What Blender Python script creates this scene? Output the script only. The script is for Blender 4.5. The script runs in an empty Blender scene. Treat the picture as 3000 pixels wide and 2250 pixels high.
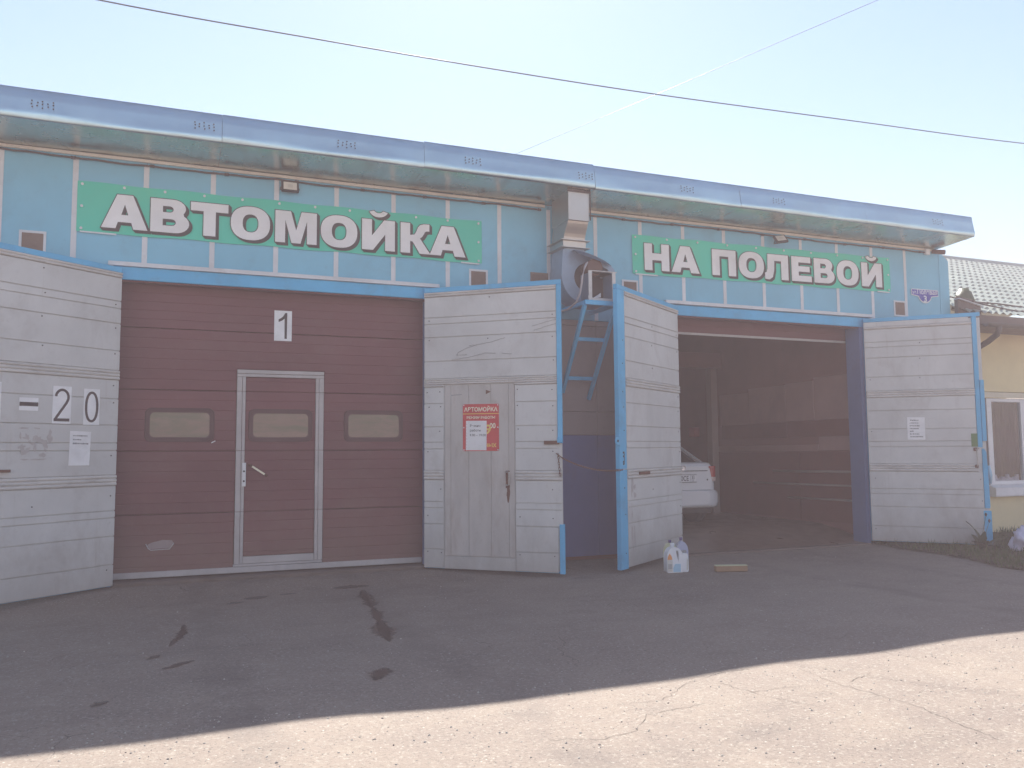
import bpy, bmesh, math, random
from mathutils import Vector, Matrix
R = math.radians
rnd = random.Random(7)
scene = bpy.context.scene
COL = scene.collection

# ------------------------------------------------------------------ camera, sky, sun, exposure
cam_d = bpy.data.cameras.new('camera')
cam_d.sensor_width = 36.0
cam_d.lens = 2473.26 / 3000 * 36.0
cam_d.clip_end = 3000
cam = bpy.data.objects.new('camera', cam_d)
COL.objects.link(cam)
yaw, pitch, roll = 0.388004, 0.0825848, -0.0075342
cy, sy, cp, sp = math.cos(yaw), math.sin(yaw), math.cos(pitch), math.sin(pitch)
fw = Vector((sy * cp, cy * cp, sp)); r0 = Vector((cy, -sy, 0)); u0 = r0.cross(fw)
rt = math.cos(roll) * r0 + math.sin(roll) * u0
up = -math.sin(roll) * r0 + math.cos(roll) * u0
m = Matrix((rt, up, -fw)).transposed().to_4x4()
m.translation = Vector((1.7976, -10.7109, 1.3935))
cam.matrix_world = m
scene.camera = cam

SUN_EL, SUN_AZ = R(46.5), R(20)
world = bpy.data.worlds.new('World'); scene.world = world; world.use_nodes = True
wn = world.node_tree
sky = wn.nodes.new('ShaderNodeTexSky'); sky.sky_type = 'NISHITA'; sky.sun_disc = False
sky.sun_elevation = SUN_EL; sky.sun_rotation = SUN_AZ
sky.air_density = 1.25; sky.dust_density = 0.25; sky.ozone_density = 0.6
bg = wn.nodes['Background']; bg.inputs[1].default_value = 0.05
wn.links.new(sky.outputs[0], bg.inputs[0])
sun_d = bpy.data.lights.new('sun', 'SUN'); sun_d.energy = 3.45; sun_d.angle = R(0.6); sun_d.color = (1.0, 0.96, 0.89)
sun = bpy.data.objects.new('sun', sun_d); COL.objects.link(sun)
sdir = Vector((math.sin(SUN_AZ) * math.cos(SUN_EL), math.cos(SUN_AZ) * math.cos(SUN_EL), math.sin(SUN_EL)))
sun.rotation_euler = (-sdir).to_track_quat('-Z', 'Y').to_euler()
vs = scene.view_settings
vs.view_transform = 'Standard'; vs.look = 'None'; vs.gamma = 1.0; vs.use_curve_mapping = False
vs.exposure = 1.9
VEIL_DENSITY = 0.0125
scene.cycles.use_denoising = True
scene.cycles.max_bounces = 10; scene.cycles.diffuse_bounces = 6

# ------------------------------------------------------------------ materials
def srgb(r, g, b):
    f = lambda c: (c / 255 / 12.92) if c <= 10.3 else ((c / 255 + 0.055) / 1.055) ** 2.4
    return (f(r), f(g), f(b))

class NT:
    def __init__(s, name):
        s.m = bpy.data.materials.new(name); s.m.use_nodes = True
        s.t = s.m.node_tree; s.b = s.t.nodes['Principled BSDF']
        s.pos = s.t.nodes.new('ShaderNodeNewGeometry').outputs['Position']
    def n(s, typ, **kw):
        nd = s.t.nodes.new(typ)
        for k, v in kw.items(): setattr(nd, k, v)
        return nd
    def l(s, a, b): s.t.links.new(a, b)
    def noise(s, scale, detail=4, rough=.55, stretch=None, dist=0.0):
        nd = s.n('ShaderNodeTexNoise'); nd.inputs['Scale'].default_value = scale
        nd.inputs['Detail'].default_value = detail; nd.inputs['Roughness'].default_value = rough
        nd.inputs['Distortion'].default_value = dist
        v = s.pos
        if stretch:
            mp = s.n('ShaderNodeMapping'); mp.inputs['Scale'].default_value = stretch; s.l(v, mp.inputs['Vector']); v = mp.outputs[0]
        s.l(v, nd.inputs['Vector']); return nd.outputs[0]
    def ramp(s, x, p0, p1, v0=0.0, v1=1.0):
        r = s.n('ShaderNodeMapRange'); r.inputs[1].default_value = p0; r.inputs[2].default_value = p1
        r.inputs[3].default_value = v0; r.inputs[4].default_value = v1; s.l(x, r.inputs[0]); return r.outputs[0]
    def mix(s, f, a, b, mode='MIX'):
        nd = s.n('ShaderNodeMix', data_type='RGBA', blend_type=mode)
        for sock, v in ((0, f), (6, a), (7, b)):
            if isinstance(v, (int, float)): nd.inputs[sock].default_value = v
            elif isinstance(v, tuple): nd.inputs[sock].default_value = (*v[:3], 1)
            else: s.l(v, nd.inputs[sock])
        return nd.outputs[2]
    def mul(s, a, b, op='MULTIPLY'):
        nd = s.n('ShaderNodeMath', operation=op)
        for i, v in enumerate((a, b)):
            if isinstance(v, (int, float)): nd.inputs[i].default_value = v
            else: s.l(v, nd.inputs[i])
        return nd.outputs[0]
    def bump(s, h, strength=.3, dist=.01):
        nd = s.n('ShaderNodeBump'); nd.inputs['Strength'].default_value = strength; nd.inputs['Distance'].default_value = dist
        s.l(h, nd.inputs['Height']); s.l(nd.outputs[0], s.b.inputs['Normal']); return nd
    def fin(s, col, rough=.6, metal=0.0, spec=.5):
        if isinstance(col, tuple): s.b.inputs['Base Color'].default_value = (*col[:3], 1)
        else: s.l(col, s.b.inputs['Base Color'])
        if isinstance(rough, (int, float)): s.b.inputs['Roughness'].default_value = rough
        else: s.l(rough, s.b.inputs['Roughness'])
        s.b.inputs['Metallic'].default_value = metal
        s.b.inputs['Specular IOR Level'].default_value = spec
        return s.m

def paint(name, c, rough=.5, metal=0.0, dirt_or_tint=None, amt=.35, scale=1.6, var=.12, stretch=None, bump=0.0, spec=.4, lo=.52, hi=.78):
    """painted or plain surface with gentle tone variation and patches of grime or another tint"""
    t = NT(name)
    base = t.mix(t.ramp(t.noise(scale * .7, 5, .6, stretch), .3, .7), tuple(x * (1 - var) for x in c), tuple(min(1, x * (1 + var)) for x in c))
    if dirt_or_tint:
        f = t.mul(t.ramp(t.noise(scale, 7, .68, stretch, .4), lo, hi), amt)
        base = t.mix(f, base, dirt_or_tint)
        f2 = t.mul(t.ramp(t.noise(scale * 9, 5, .7), .58, .75), amt * .6)
        base = t.mix(f2, base, dirt_or_tint)
    rr = t.ramp(t.noise(scale * 3, 4), .3, .7, max(.02, rough - .08), min(1, rough + .1))
    if bump: t.bump(t.noise(scale * 4, 4), bump, .01)
    return t.fin(base, rr, metal, spec)

GRIME = (.16, .13, .115)
M = {}
M['wall_blue'] = paint('blue_steel_wall', (.20, .53, .70), .42, dirt_or_tint=(.12, .22, .30), amt=.35, scale=.9, bump=.06)
M['blue'] = paint('bright_blue_paint', (.085, .46, .76), .42, dirt_or_tint=(.10, .18, .27), amt=.4, scale=2.2)
M['blue_shaded'] = paint('shaded_blue_paint', (.11, .19, .38), .5, dirt_or_tint=(.12, .10, .11), amt=.4, scale=1.7)  # blue of the jambs with their shade put into the colour
M['strip'] = paint('white_trim', (.70, .73, .76), .45, dirt_or_tint=(.42, .38, .34), amt=.45, scale=2.4)
M['green'] = paint('green_banner_vinyl', (.055, .65, .47), .45, dirt_or_tint=(.14, .62, .32), amt=.5, scale=.5, var=.1, bump=.1)
M['white_vinyl'] = paint('white_vinyl', (.87, .87, .87), .5, dirt_or_tint=(.6, .56, .52), amt=.35, scale=1.5)
M['dark_vinyl'] = paint('dark_vinyl', (.05, .045, .05), .55)
def alu():
    t = NT('weathered_aluminium'); c0 = (.61, .62, .61)
    c = t.mix(t.ramp(t.noise(1.4, 5, .6, (1, 1, .75)), .3, .7), tuple(x * .88 for x in c0), tuple(x * 1.08 for x in c0))
    c = t.mix(t.mul(t.ramp(t.noise(2.0, 7, .68, (1, 1, .75), .4), .52, .78), .65), c, (.41, .39, .37))
    c = t.mix(t.mul(t.ramp(t.noise(17, 5, .7), .58, .75), .35), c, (.42, .40, .38))
    c = t.mix(t.mul(t.ramp(t.noise(1.7, 6, .7, (9, 9, .35)), .60, .75), .35), c, (.38, .34, .30))
    sp_ = t.n('ShaderNodeSeparateXYZ'); t.l(t.pos, sp_.inputs[0])
    h = t.mul(sp_.outputs[2], t.mul(t.noise(2.6, 6, .75, (1, 1, .5)), 1.1), 'SUBTRACT')
    c = t.mix(t.mul(t.ramp(h, -.72, .1, 1, 0), .5), c, (.27, .235, .20))
    t.bump(t.noise(6, 4), .06, .01)
    return t.fin(c, t.ramp(t.noise(6, 4), .3, .7, .40, .58), 0, .4)
M['alu'] = alu()
M['alu_rib'] = paint('pale_metal_rib', (.60, .59, .565), .45, dirt_or_tint=(.28, .24, .21), amt=.5, scale=3.0, stretch=(1, 1, 4))
M['wicket_board'] = paint('grey_beige_door', (.51, .49, .465), .5, dirt_or_tint=(.26, .18, .13), amt=.4, scale=2.6, stretch=(2, 2, .6), bump=.06)
M['maroon'] = paint('maroon_door', (.17, .058, .066), .5, dirt_or_tint=(.21, .12, .11), amt=.55, scale=1.1, stretch=(.8, 1, 1.6), bump=.05)
M['maroon_rim'] = paint('dark_rubber_rim', (.095, .042, .046), .5)
M['alu_frame'] = paint('aluminium_frame', (.50, .47, .46), .38, dirt_or_tint=(.3, .25, .22), amt=.35, scale=4)
M['black'] = paint('black_rubber', (.022, .022, .024), .6)
M['cable'] = paint('dark_cable', (.07, .055, .055), .6)
M['wire'] = paint('grey_wire', (.20, .19, .19), .5)
M['cream'] = paint('cream_board', (.74, .69, .60), .6, dirt_or_tint=(.25, .15, .10), amt=.6, scale=3, stretch=(.5, 1, 3))
M['louvre'] = paint('brown_louvre', (.27, .20, .165), .6, dirt_or_tint=(.18, .13, .1), amt=.5, scale=8)
M['rust'] = paint('rusty_steel', (.16, .075, .05), .75, dirt_or_tint=(.07, .035, .028), amt=.7, scale=14, bump=.3)
M['white_plastic'] = paint('white_plastic', (.78, .79, .80), .35)
M['paper'] = paint('white_paper', (.86, .87, .88), .7, dirt_or_tint=(.76, .73, .68), amt=.3, scale=6)
M['ink'] = paint('dark_ink', (.05, .04, .045), .6)
M['ink_faint'] = paint('faded_ink', (.30, .30, .31), .7)
M['red_sign'] = paint('red_sign_vinyl', (.60, .045, .055), .35, dirt_or_tint=(.55, .09, .07), amt=.35, scale=5)
M['yellow_print'] = paint('yellow_print', (.85, .58, .13), .4)
M['cream_print'] = paint('cream_print', (.86, .80, .62), .4)
M['plate_blue'] = paint('blue_enamel', (.055, .06, .42), .3)
M['concrete'] = paint('stained_concrete', (.16, .125, .105), .8, dirt_or_tint=(.10, .065, .045), amt=.6, scale=2.4, bump=.3)
M['pier'] = paint('mauve_cladding', (.34, .275, .27), .55, dirt_or_tint=(.17, .125, .115), amt=.5, scale=.9)
M['pier_blue'] = paint('dusty_blue_cladding', (.12, .16, .36), .5, dirt_or_tint=(.14, .115, .13), amt=.5, scale=1.0)
M['inner_wall'] = paint('brown_plaster', (.28, .10, .085), .7, dirt_or_tint=(.17, .08, .07), amt=.6, scale=1.1)
M['inner_board'] = paint('pale_wash_board', (.44, .26, .235), .45, dirt_or_tint=(.26, .18, .17), amt=.5, scale=1.3)
M['inner_red'] = paint('red_brown_band', (.20, .045, .035), .55, dirt_or_tint=(.10, .04, .035), amt=.5, scale=1.6)
M['inner_floor'] = paint('wet_bay_floor', (.20, .135, .10), .35, dirt_or_tint=(.09, .065, .05), amt=.6, scale=1.3, bump=.15)
M['inner_pipe'] = paint('grey_brown_pipe', (.40, .32, .29), .45)
M['red_plastic'] = paint('red_plastic', (.45, .05, .05), .4)
M['car_white'] = paint('white_car_paint', (.74, .76, .78), .16, var=.02, spec=.6)
M['car_black'] = paint('black_trim', (.02, .02, .022), .4)
M['tyre'] = paint('tyre_rubber', (.03, .03, .03), .8)
M['rim'] = paint('wheel_silver', (.5, .5, .5), .35, .8)
M['tail_red'] = paint('red_lens', (.42, .02, .025), .12, spec=.7)
M['tail_clear'] = paint('clear_lens', (.65, .5, .45), .12, spec=.7)
M['chrome'] = paint('chrome', (.8, .8, .82), .12, 1.0)
M['house_wall'] = paint('cream_yellow_render', (.80, .70, .43), .8, dirt_or_tint=(.68, .60, .42), amt=.4, scale=1.2, bump=.15)
M['house_trim'] = paint('pale_cream_trim', (.74, .69, .55), .7)
M['window_white'] = paint('window_plastic', (.80, .81, .83), .3)
M['gutter'] = paint('dark_gutter', (.085, .085, .075), .45, dirt_or_tint=(.12, .08, .06), amt=.4, scale=4)
M['eave_dark'] = paint('dark_eave_board', (.15, .125, .11), .6, dirt_or_tint=(.2, .09, .07), amt=.45, scale=3)
M['roof_tile'] = paint('pale_green_metal_tile', (.34, .38, .33), .36, dirt_or_tint=(.27, .28, .25), amt=.3, scale=1.2, spec=.5)
M['hood_green'] = paint('green_hood', (.085, .11, .06), .5)
M['reflection_curtain'] = paint('foliage_reflection_curtain', (.055, .032, .018), .9, dirt_or_tint=(.07, .075, .025), amt=.9, scale=5, lo=.42, hi=.62)  # made-up cloth, foliage reflected in the window put into its colour
M['cloth'] = paint('lilac_cloth', (.62, .60, .72), .8)
M['bottle_white'] = paint('white_canister', (.80, .82, .84), .35, var=.03)
M['bottle_yellow'] = paint('cloudy_yellow_canister', (.66, .66, .42), .35)
M['bottle_blue'] = paint('pale_blue_canister', (.46, .50, .66), .3)
M['cap_blue'] = paint('dark_blue_cap', (.07, .06, .22), .4)
M['cap_grey'] = paint('grey_cap', (.30, .31, .32), .4)
M['label_orange'] = paint('orange_label', (.80, .32, .10), .45)
M['label_grey'] = paint('beige_label', (.60, .59, .54), .5)
M['label_blue'] = paint('light_blue_label', (.36, .58, .72), .4)
M['wood'] = paint('tan_wood', (.34, .21, .12), .7, dirt_or_tint=(.30, .2, .10), amt=.5, scale=7, stretch=(1, 4, 4))
M['wood_pale'] = paint('pale_wood_edge', (.55, .56, .36), .6)
M['leaf'] = paint('dock_leaf', (.06, .075, .03), .55, dirt_or_tint=(.13, .085, .04), amt=.5, scale=6)
M['grass'] = paint('dry_grass', (.075, .105, .028), .7, dirt_or_tint=(.15, .11, .05), amt=.6, scale=3)
M['soil'] = paint('brown_soil', (.085, .058, .04), .9, dirt_or_tint=(.05, .05, .025), amt=.6, scale=4, bump=.6)
M['sack'] = paint('lilac_sack', (.66, .63, .76), .5, dirt_or_tint=(.5, .47, .6), amt=.4, scale=8)
M['stone'] = paint('pale_pebble', (.42, .39, .34), .8, var=.3, scale=9)
M['stone_dark'] = paint('dark_pebble', (.10, .09, .085), .8)
M['fan_blue'] = paint('grey_blue_fan_paint', (.27, .37, .48), .42, .1, dirt_or_tint=(.16, .17, .19), amt=.5, scale=3)
M['dark_in'] = paint('dark_interior', (.05, .04, .04), .7)
M['motor'] = paint('brown_motor', (.13, .075, .06), .6)
M['conduit'] = paint('grey_conduit', (.46, .43, .44), .55)
M['crack'] = paint('crack_dark', (.055, .05, .045), .9)
M['lamp_face'] = paint('floodlight_glass', (.74, .72, .66), .2)
M['graphite'] = paint('scratch_grey', (.36, .36, .365), .7)
M['green_patch'] = paint('green_paint', (.10, .21, .08), .5)
M['stain'] = paint('brown_grey_stain', (.47, .45, .44), .6, dirt_or_tint=(.34, .30, .29), amt=.8, scale=9)

def maroon():
    t = NT('maroon_door'); c0 = (.17, .058, .066)
    c = t.mix(t.ramp(t.noise(.8, 5, .6, (.8, 1, 1.6)), .3, .7), tuple(x * .85 for x in c0), tuple(x * 1.15 for x in c0))
    c = t.mix(t.mul(t.ramp(t.noise(1.3, 7, .7, (.9, 1, 1.5)), .5, .75), .5), c, (.20, .115, .105))
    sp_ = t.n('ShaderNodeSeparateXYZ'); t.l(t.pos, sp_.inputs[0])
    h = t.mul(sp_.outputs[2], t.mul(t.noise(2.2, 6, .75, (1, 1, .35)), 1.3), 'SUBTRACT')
    c = t.mix(t.mul(t.ramp(h, -.75, .25, 1, 0), .55), c, (.235, .165, .13))  # mud splash low down, with the lens flare's brown put into its colour
    c = t.mix(t.mul(t.ramp(t.noise(26, 4, .8), .6, .7), .3), c, (.26, .17, .15))
    t.bump(t.noise(5, 4), .06, .01)
    return t.fin(c, t.ramp(t.noise(3, 4), .3, .7, .42, .62), 0, .4)
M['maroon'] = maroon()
def galvanised(name, c, rough, streak, wob, blot=.35):
    t = NT(name)
    base = t.mix(t.ramp(t.noise(1.3, 5, .6), .3, .7), tuple(x * .86 for x in c), c)
    base = t.mix(t.mul(t.ramp(t.noise(1.6, 6, .7, (1.6, .35, 1)), .5, .75), blot), base, streak)
    rr = t.ramp(t.noise(2.5, 4), .3, .7, rough - .05, rough + .09)
    t.bump(t.noise(1.4, 2, .4, (1, .6, 1)), wob, .12)
    return t.fin(base, rr, 1.0)
M['galv'] = galvanised('galvanised_fascia', (.55, .75, .82), .34, (.47, .62, .68), .17, .4)
M['soffit'] = galvanised('galvanised_soffit', (.58, .64, .60), .24, (.36, .25, .19), .25, .65)
M['duct'] = galvanised('galvanised_duct', (.58, .55, .51), .40, (.45, .40, .36), .05)

def glass(name, tint=(.9, .92, .92)):
    t = NT(name)
    t.b.inputs['Base Color'].default_value = (*tint, 1); t.b.inputs['Roughness'].default_value = .02
    t.b.inputs['Transmission Weight'].default_value = 1.0; t.b.inputs['IOR'].default_value = 1.45
    return t.m
M['glass'] = glass('window_glass')
M['car_glass'] = paint('dark_car_glass', (.02, .018, .02), .05, spec=.6)
M['acrylic'] = paint('milky_acrylic_pane', (.21, .14, .105), .07, dirt_or_tint=(.13, .125, .075), amt=.95, scale=2.6, spec=.8, stretch=(.6, 1, 2.4), lo=.42, hi=.62, bump=.05)  # greenish brown mottle painted in to imitate reflections on the panes

def asphalt():
    t = NT('worn_asphalt')
    big = t.ramp(t.noise(.45, 5, .6), .32, .68)
    c = t.mix(big, (.198, .157, .134), (.266, .213, .175))
    c = t.mix(t.mul(t.ramp(t.noise(2.2, 6, .7), .46, .7), .7), c, (.288, .233, .187))
    c = t.mix(t.mul(t.ramp(t.noise(1.1, 7, .75, (1, 2.2, 1)), .52, .72), .5), c, (.135, .110, .098))
    c = t.mix(t.mul(t.ramp(t.noise(38, 4, .75), .53, .64), .75), c, (.36, .32, .27))
    c = t.mix(t.mul(t.ramp(t.noise(61, 4, .75), .55, .65), .75), c, (.085, .072, .062))
    vo = t.n('ShaderNodeTexVoronoi', feature='F1'); vo.inputs['Scale'].default_value = 26; vo.inputs['Randomness'].default_value = 1
    t.l(t.pos, vo.inputs['Vector'])
    sep = t.n('ShaderNodeSeparateColor'); t.l(vo.outputs['Color'], sep.inputs[0])
    dot = t.mul(t.ramp(vo.outputs['Distance'], .10, .17, 1, 0), t.ramp(sep.outputs[0], .74, .78))
    c = t.mix(t.mul(dot, .9), c, (.52, .48, .42))
    dot2 = t.mul(t.ramp(vo.outputs['Distance'], .08, .14, 1, 0), t.ramp(sep.outputs[1], .86, .9))
    c = t.mix(t.mul(dot2, .85), c, (.06, .052, .048))
    sx_ = t.n('ShaderNodeSeparateXYZ'); t.l(t.pos, sx_.inputs[0])
    wob = t.mul(t.mul(t.noise(.6, 3), .5, 'SUBTRACT'), .7)
    for cx_ in (2.25, 3.85, 9.35, 10.95):
        d_ = t.mul(t.mul(t.mul(sx_.outputs[0], wob, 'ADD'), cx_, 'SUBTRACT'), 1, 'MULTIPLY')
        ab = t.n('ShaderNodeMath', operation='ABSOLUTE'); t.l(d_, ab.inputs[0])
        c = t.mix(t.mul(t.mul(t.ramp(ab.outputs[0], .08, .22, 1, 0), t.ramp(t.noise(1.9, 5, .7), .38, .62)), .38), c, (.115, .096, .088))
    # broken hairline cracks
    cv = t.n('ShaderNodeTexVoronoi', feature='DISTANCE_TO_EDGE'); cv.inputs['Scale'].default_value = .55
    wn_ = t.n('ShaderNodeTexNoise'); wn_.inputs['Scale'].default_value = 2.6; wn_.inputs['Detail'].default_value = 6; t.l(t.pos, wn_.inputs['Vector'])
    va = t.n('ShaderNodeVectorMath', operation='MULTIPLY_ADD'); t.l(wn_.outputs['Color'], va.inputs[0]); va.inputs[1].default_value = (.5, .5, 0); t.l(t.pos, va.inputs[2])
    t.l(va.outputs[0], cv.inputs['Vector'])
    crack = t.mul(t.ramp(cv.outputs['Distance'], .0005, .0022, 1, 0), t.ramp(t.noise(.8, 3), .52, .60))
    c = t.mix(t.mul(crack, .65), c, (.045, .04, .036))
    h = t.mul(t.noise(45, 5, .7), t.mul(crack, .6), 'SUBTRACT')
    t.bump(h, .35, .012)
    return t.fin(c, .86, 0, .35)
M['asphalt'] = asphalt()

def wet():
    t = NT('wet_stain')
    c = t.mix(t.ramp(t.noise(6, 5, .6), .35, .65), (.052, .04, .037), (.078, .06, .056))
    t.bump(t.noise(50, 4, .7), .2, .01)
    at = t.n('ShaderNodeAttribute'); at.attribute_name = 'wetness'
    e = t.mul(at.outputs['Fac'], t.ramp(t.noise(22, 5, .7), .3, .7, -.25, .35), 'ADD')
    t.l(t.ramp(e, .0, .62, 0, .72), t.b.inputs['Alpha'])
    return t.fin(c, .36, 0, .45)
M['wet'] = wet()

# ------------------------------------------------------------------ mesh helpers
class MB:
    def __init__(s): s.bm = bmesh.new()
    def box(s, x0, x1, y0, y1, z0, z1, bev=0.0, mat=None):
        b2 = bmesh.new() if bev else s.bm
        vs_ = [b2.verts.new(p) for p in ((x0, y0, z0), (x1, y0, z0), (x1, y1, z0), (x0, y1, z0), (x0, y0, z1), (x1, y0, z1), (x1, y1, z1), (x0, y1, z1))]
        for f in ((0, 3, 2, 1), (4, 5, 6, 7), (0, 1, 5, 4), (1, 2, 6, 5), (2, 3, 7, 6), (3, 0, 4, 7)):
            b2.faces.new([vs_[i] for i in f])
        if bev:
            bmesh.ops.bevel(b2, geom=b2.edges[:], offset=bev, segments=1, affect='EDGES', profile=.5)
            me = bpy.data.meshes.new('tmp'); b2.to_mesh(me); b2.free()
            s.bm.from_mesh(me); bpy.data.meshes.remove(me)
        return s
    def bar(s, a, b, w, h, upv=(0, 0, 1)):
        a, b = Vector(a), Vector(b); d = (b - a).normalized(); upv = Vector(upv)
        if abs(d.dot(upv)) > .98: upv = Vector((0, 1, 0))
        sx = d.cross(upv).normalized(); sz = sx.cross(d)
        ring = lambda p: [s.bm.verts.new(p + sx * i * w / 2 + sz * j * h / 2) for i, j in ((-1, -1), (1, -1), (1, 1), (-1, 1))]
        A, B = ring(a), ring(b)
        s.bm.faces.new(A[::-1]); s.bm.faces.new(B)
        for i in range(4): s.bm.faces.new((A[i], A[(i + 1) % 4], B[(i + 1) % 4], B[i]))
        return s
    def tube(s, pts, r, n=8, cap=True):
        pts = [Vector(p) for p in pts]; rings = []
        for i, p in enumerate(pts):
            d = ((pts[min(i + 1, len(pts) - 1)]) - pts[max(i - 1, 0)]).normalized()
            upv = Vector((0, 0, 1)) if abs(d.z) < .95 else Vector((0, 1, 0))
            a = d.cross(upv).normalized(); b = a.cross(d)
            rr = r[i] if isinstance(r, (list, tuple)) else r
            rings.append([s.bm.verts.new(p + (a * math.cos(2 * math.pi * k / n) + b * math.sin(2 * math.pi * k / n)) * rr) for k in range(n)])
        for A, B in zip(rings, rings[1:]):
            for k in range(n):
                f = s.bm.faces.new((A[k], A[(k + 1) % n], B[(k + 1) % n], B[k])); f.smooth = True
        if cap: s.bm.faces.new(rings[0][::-1]); s.bm.faces.new(rings[-1])
        return s
    def loft(s, rings, closed=True, caps=True, smooth=True):
        V = [[s.bm.verts.new(p) for p in r] for r in rings]; n = len(V[0])
        for A, B in zip(V, V[1:]):
            for k in range(n if closed else n - 1):
                f = s.bm.faces.new((A[k], A[(k + 1) % n], B[(k + 1) % n], B[k])); f.smooth = smooth
        if caps and closed: s.bm.faces.new(V[0][::-1]); s.bm.faces.new(V[-1])
        return s
    def prism(s, pts, axis, a, b, bev=0.0):
        """extrude a 2-D outline along an axis from a to b"""
        mk = {'y': lambda p, q: (p[0], q, p[1]), 'z': lambda p, q: (p[0], p[1], q), 'x': lambda p, q: (q, p[0], p[1])}[axis]
        b2 = bmesh.new() if bev else s.bm
        A = [b2.verts.new(mk(p, a)) for p in pts]; B = [b2.verts.new(mk(p, b)) for p in pts]; n = len(pts)
        fs = [b2.faces.new(A), b2.faces.new(B[::-1])]
        for k in range(n): b2.faces.new((A[k], B[k], B[(k + 1) % n], A[(k + 1) % n]))
        if bev:
            bmesh.ops.bevel(b2, geom=[e for f in fs for e in f.edges], offset=bev, segments=2, affect='EDGES', profile=.6)
            me = bpy.data.meshes.new('tmp'); b2.to_mesh(me); b2.free(); s.bm.from_mesh(me); bpy.data.meshes.remove(me)
        return s
    def poly(s, pts):
        s.bm.faces.new([s.bm.verts.new(p) for p in pts]); return s
    def build(s, name, mat, parent=None, smooth=None):
        bmesh.ops.recalc_face_normals(s.bm, faces=s.bm.faces[:])
        if smooth: 
            for f in s.bm.faces: f.smooth = True
        me = bpy.data.meshes.new(name); s.bm.to_mesh(me); s.bm.free()
        return link(name, me, mat, parent)

def link(name, me, mat, parent=None):
    o = bpy.data.objects.new(name, me)
    if not me.materials: me.materials.append(mat if not isinstance(mat, str) else M[mat])
    COL.objects.link(o)
    if parent is not None: o.parent = parent
    return o

def thing(name, label, cat, loc=(0, 0, 0), rz=0.0, group=None):
    o = bpy.data.objects.new(name, None); COL.objects.link(o)
    o.empty_display_size = .2
    o.location = loc; o.rotation_euler = (0, 0, rz); o['label'] = label; o['category'] = cat
    if group: o['group'] = group
    return o

def tag(o, label, cat, group=None):
    o['label'] = label; o['category'] = cat
    if group: o['group'] = group
    return o

def struct(o): o['kind'] = 'structure'; return o
def stuff(o): o['kind'] = 'stuff'; return o

def curve_mesh(cu):
    o = bpy.data.objects.new('tmp', cu); COL.objects.link(o)
    dg = bpy.context.evaluated_depsgraph_get(); dg.update()
    me = bpy.data.meshes.new_from_object(o.evaluated_get(dg))
    bpy.data.objects.remove(o); bpy.data.curves.remove(cu)
    return me

def text_mesh(body, size, align='LEFT', bold=0.0, sx=1.0, ext=0.0, spacing=1.0):
    cu = bpy.data.curves.new('txt', 'FONT'); cu.body = body; cu.size = size; cu.align_x = align
    cu.offset = bold; cu.extrude = ext; cu.space_character = spacing; cu.resolution_u = 4
    me = curve_mesh(cu)
    rot = Matrix.Rotation(R(90), 4, 'X') @ Matrix.Diagonal((sx, 1, 1, 1))
    me.transform(rot); me.materials.clear()
    return me                                # lies in the x-z plane, faces -y

def text(name, body, size, mat, parent, loc, **kw):
    o = link(name, text_mesh(body, size, **kw), mat, parent); o.location = loc; return o

def outline_mesh(splines, offset=0.0, ext=.0005):
    cu = bpy.data.curves.new('glyph', 'CURVE'); cu.dimensions = '2D'; cu.fill_mode = 'BOTH'; cu.extrude = ext; cu.offset = offset
    for pts in splines:
        sp_ = cu.splines.new('POLY'); sp_.points.add(len(pts) - 1)
        for p, q in zip(sp_.points, pts): p.co = (q[0], q[1], 0, 1)
        sp_.use_cyclic_u = True
    me = curve_mesh(cu); me.transform(Matrix.Rotation(R(90), 4, 'X')); me.materials.clear()
    return me

# ------------------------------------------------------------------ ground
def smooth01(x): x = max(0.0, min(1.0, x)); return x * x * (3 - 2 * x)
def gz(x, y):
    top = -.075 - .045 * smooth01((x - 5) / 4)
    z = top + (-.15 - top) * smooth01((-.02 - y) / .85)
    if y < -1.5:
        k = smooth01((-1.5 - y) / 2)
        z += k * (.013 * math.sin(x * .9 + .6) + .007 * math.sin(x * 2.1 + y * .7) + .005 * math.sin(x * 3.7 - y * 1.9))
    return z
def axis_pts(a, b, fine0, fine1, step):
    out = []; v = a
    while v < b - 1e-6:
        out.append(v)
        v += step if fine0 <= v < fine1 else max(step, min(40, .35 * min(abs(v - fine0), abs(v - fine1)) + step))
    out.append(b); return out
xs = axis_pts(-900, 900, -4, 16, .16); ys = axis_pts(-900, 900, -9, .4, .12)
bm = bmesh.new(); grid = [[bm.verts.new((x, y, gz(x, y))) for x in xs] for y in ys]
for j in range(len(ys) - 1):
    for i in range(len(xs) - 1):
        f = bm.faces.new((grid[j][i], grid[j][i + 1], grid[j + 1][i + 1], grid[j + 1][i])); f.smooth = True
me = bpy.data.meshes.new('asphalt_yard'); bm.to_mesh(me); bm.free()
yard = struct(link('asphalt_yard', me, 'asphalt'))

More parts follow.
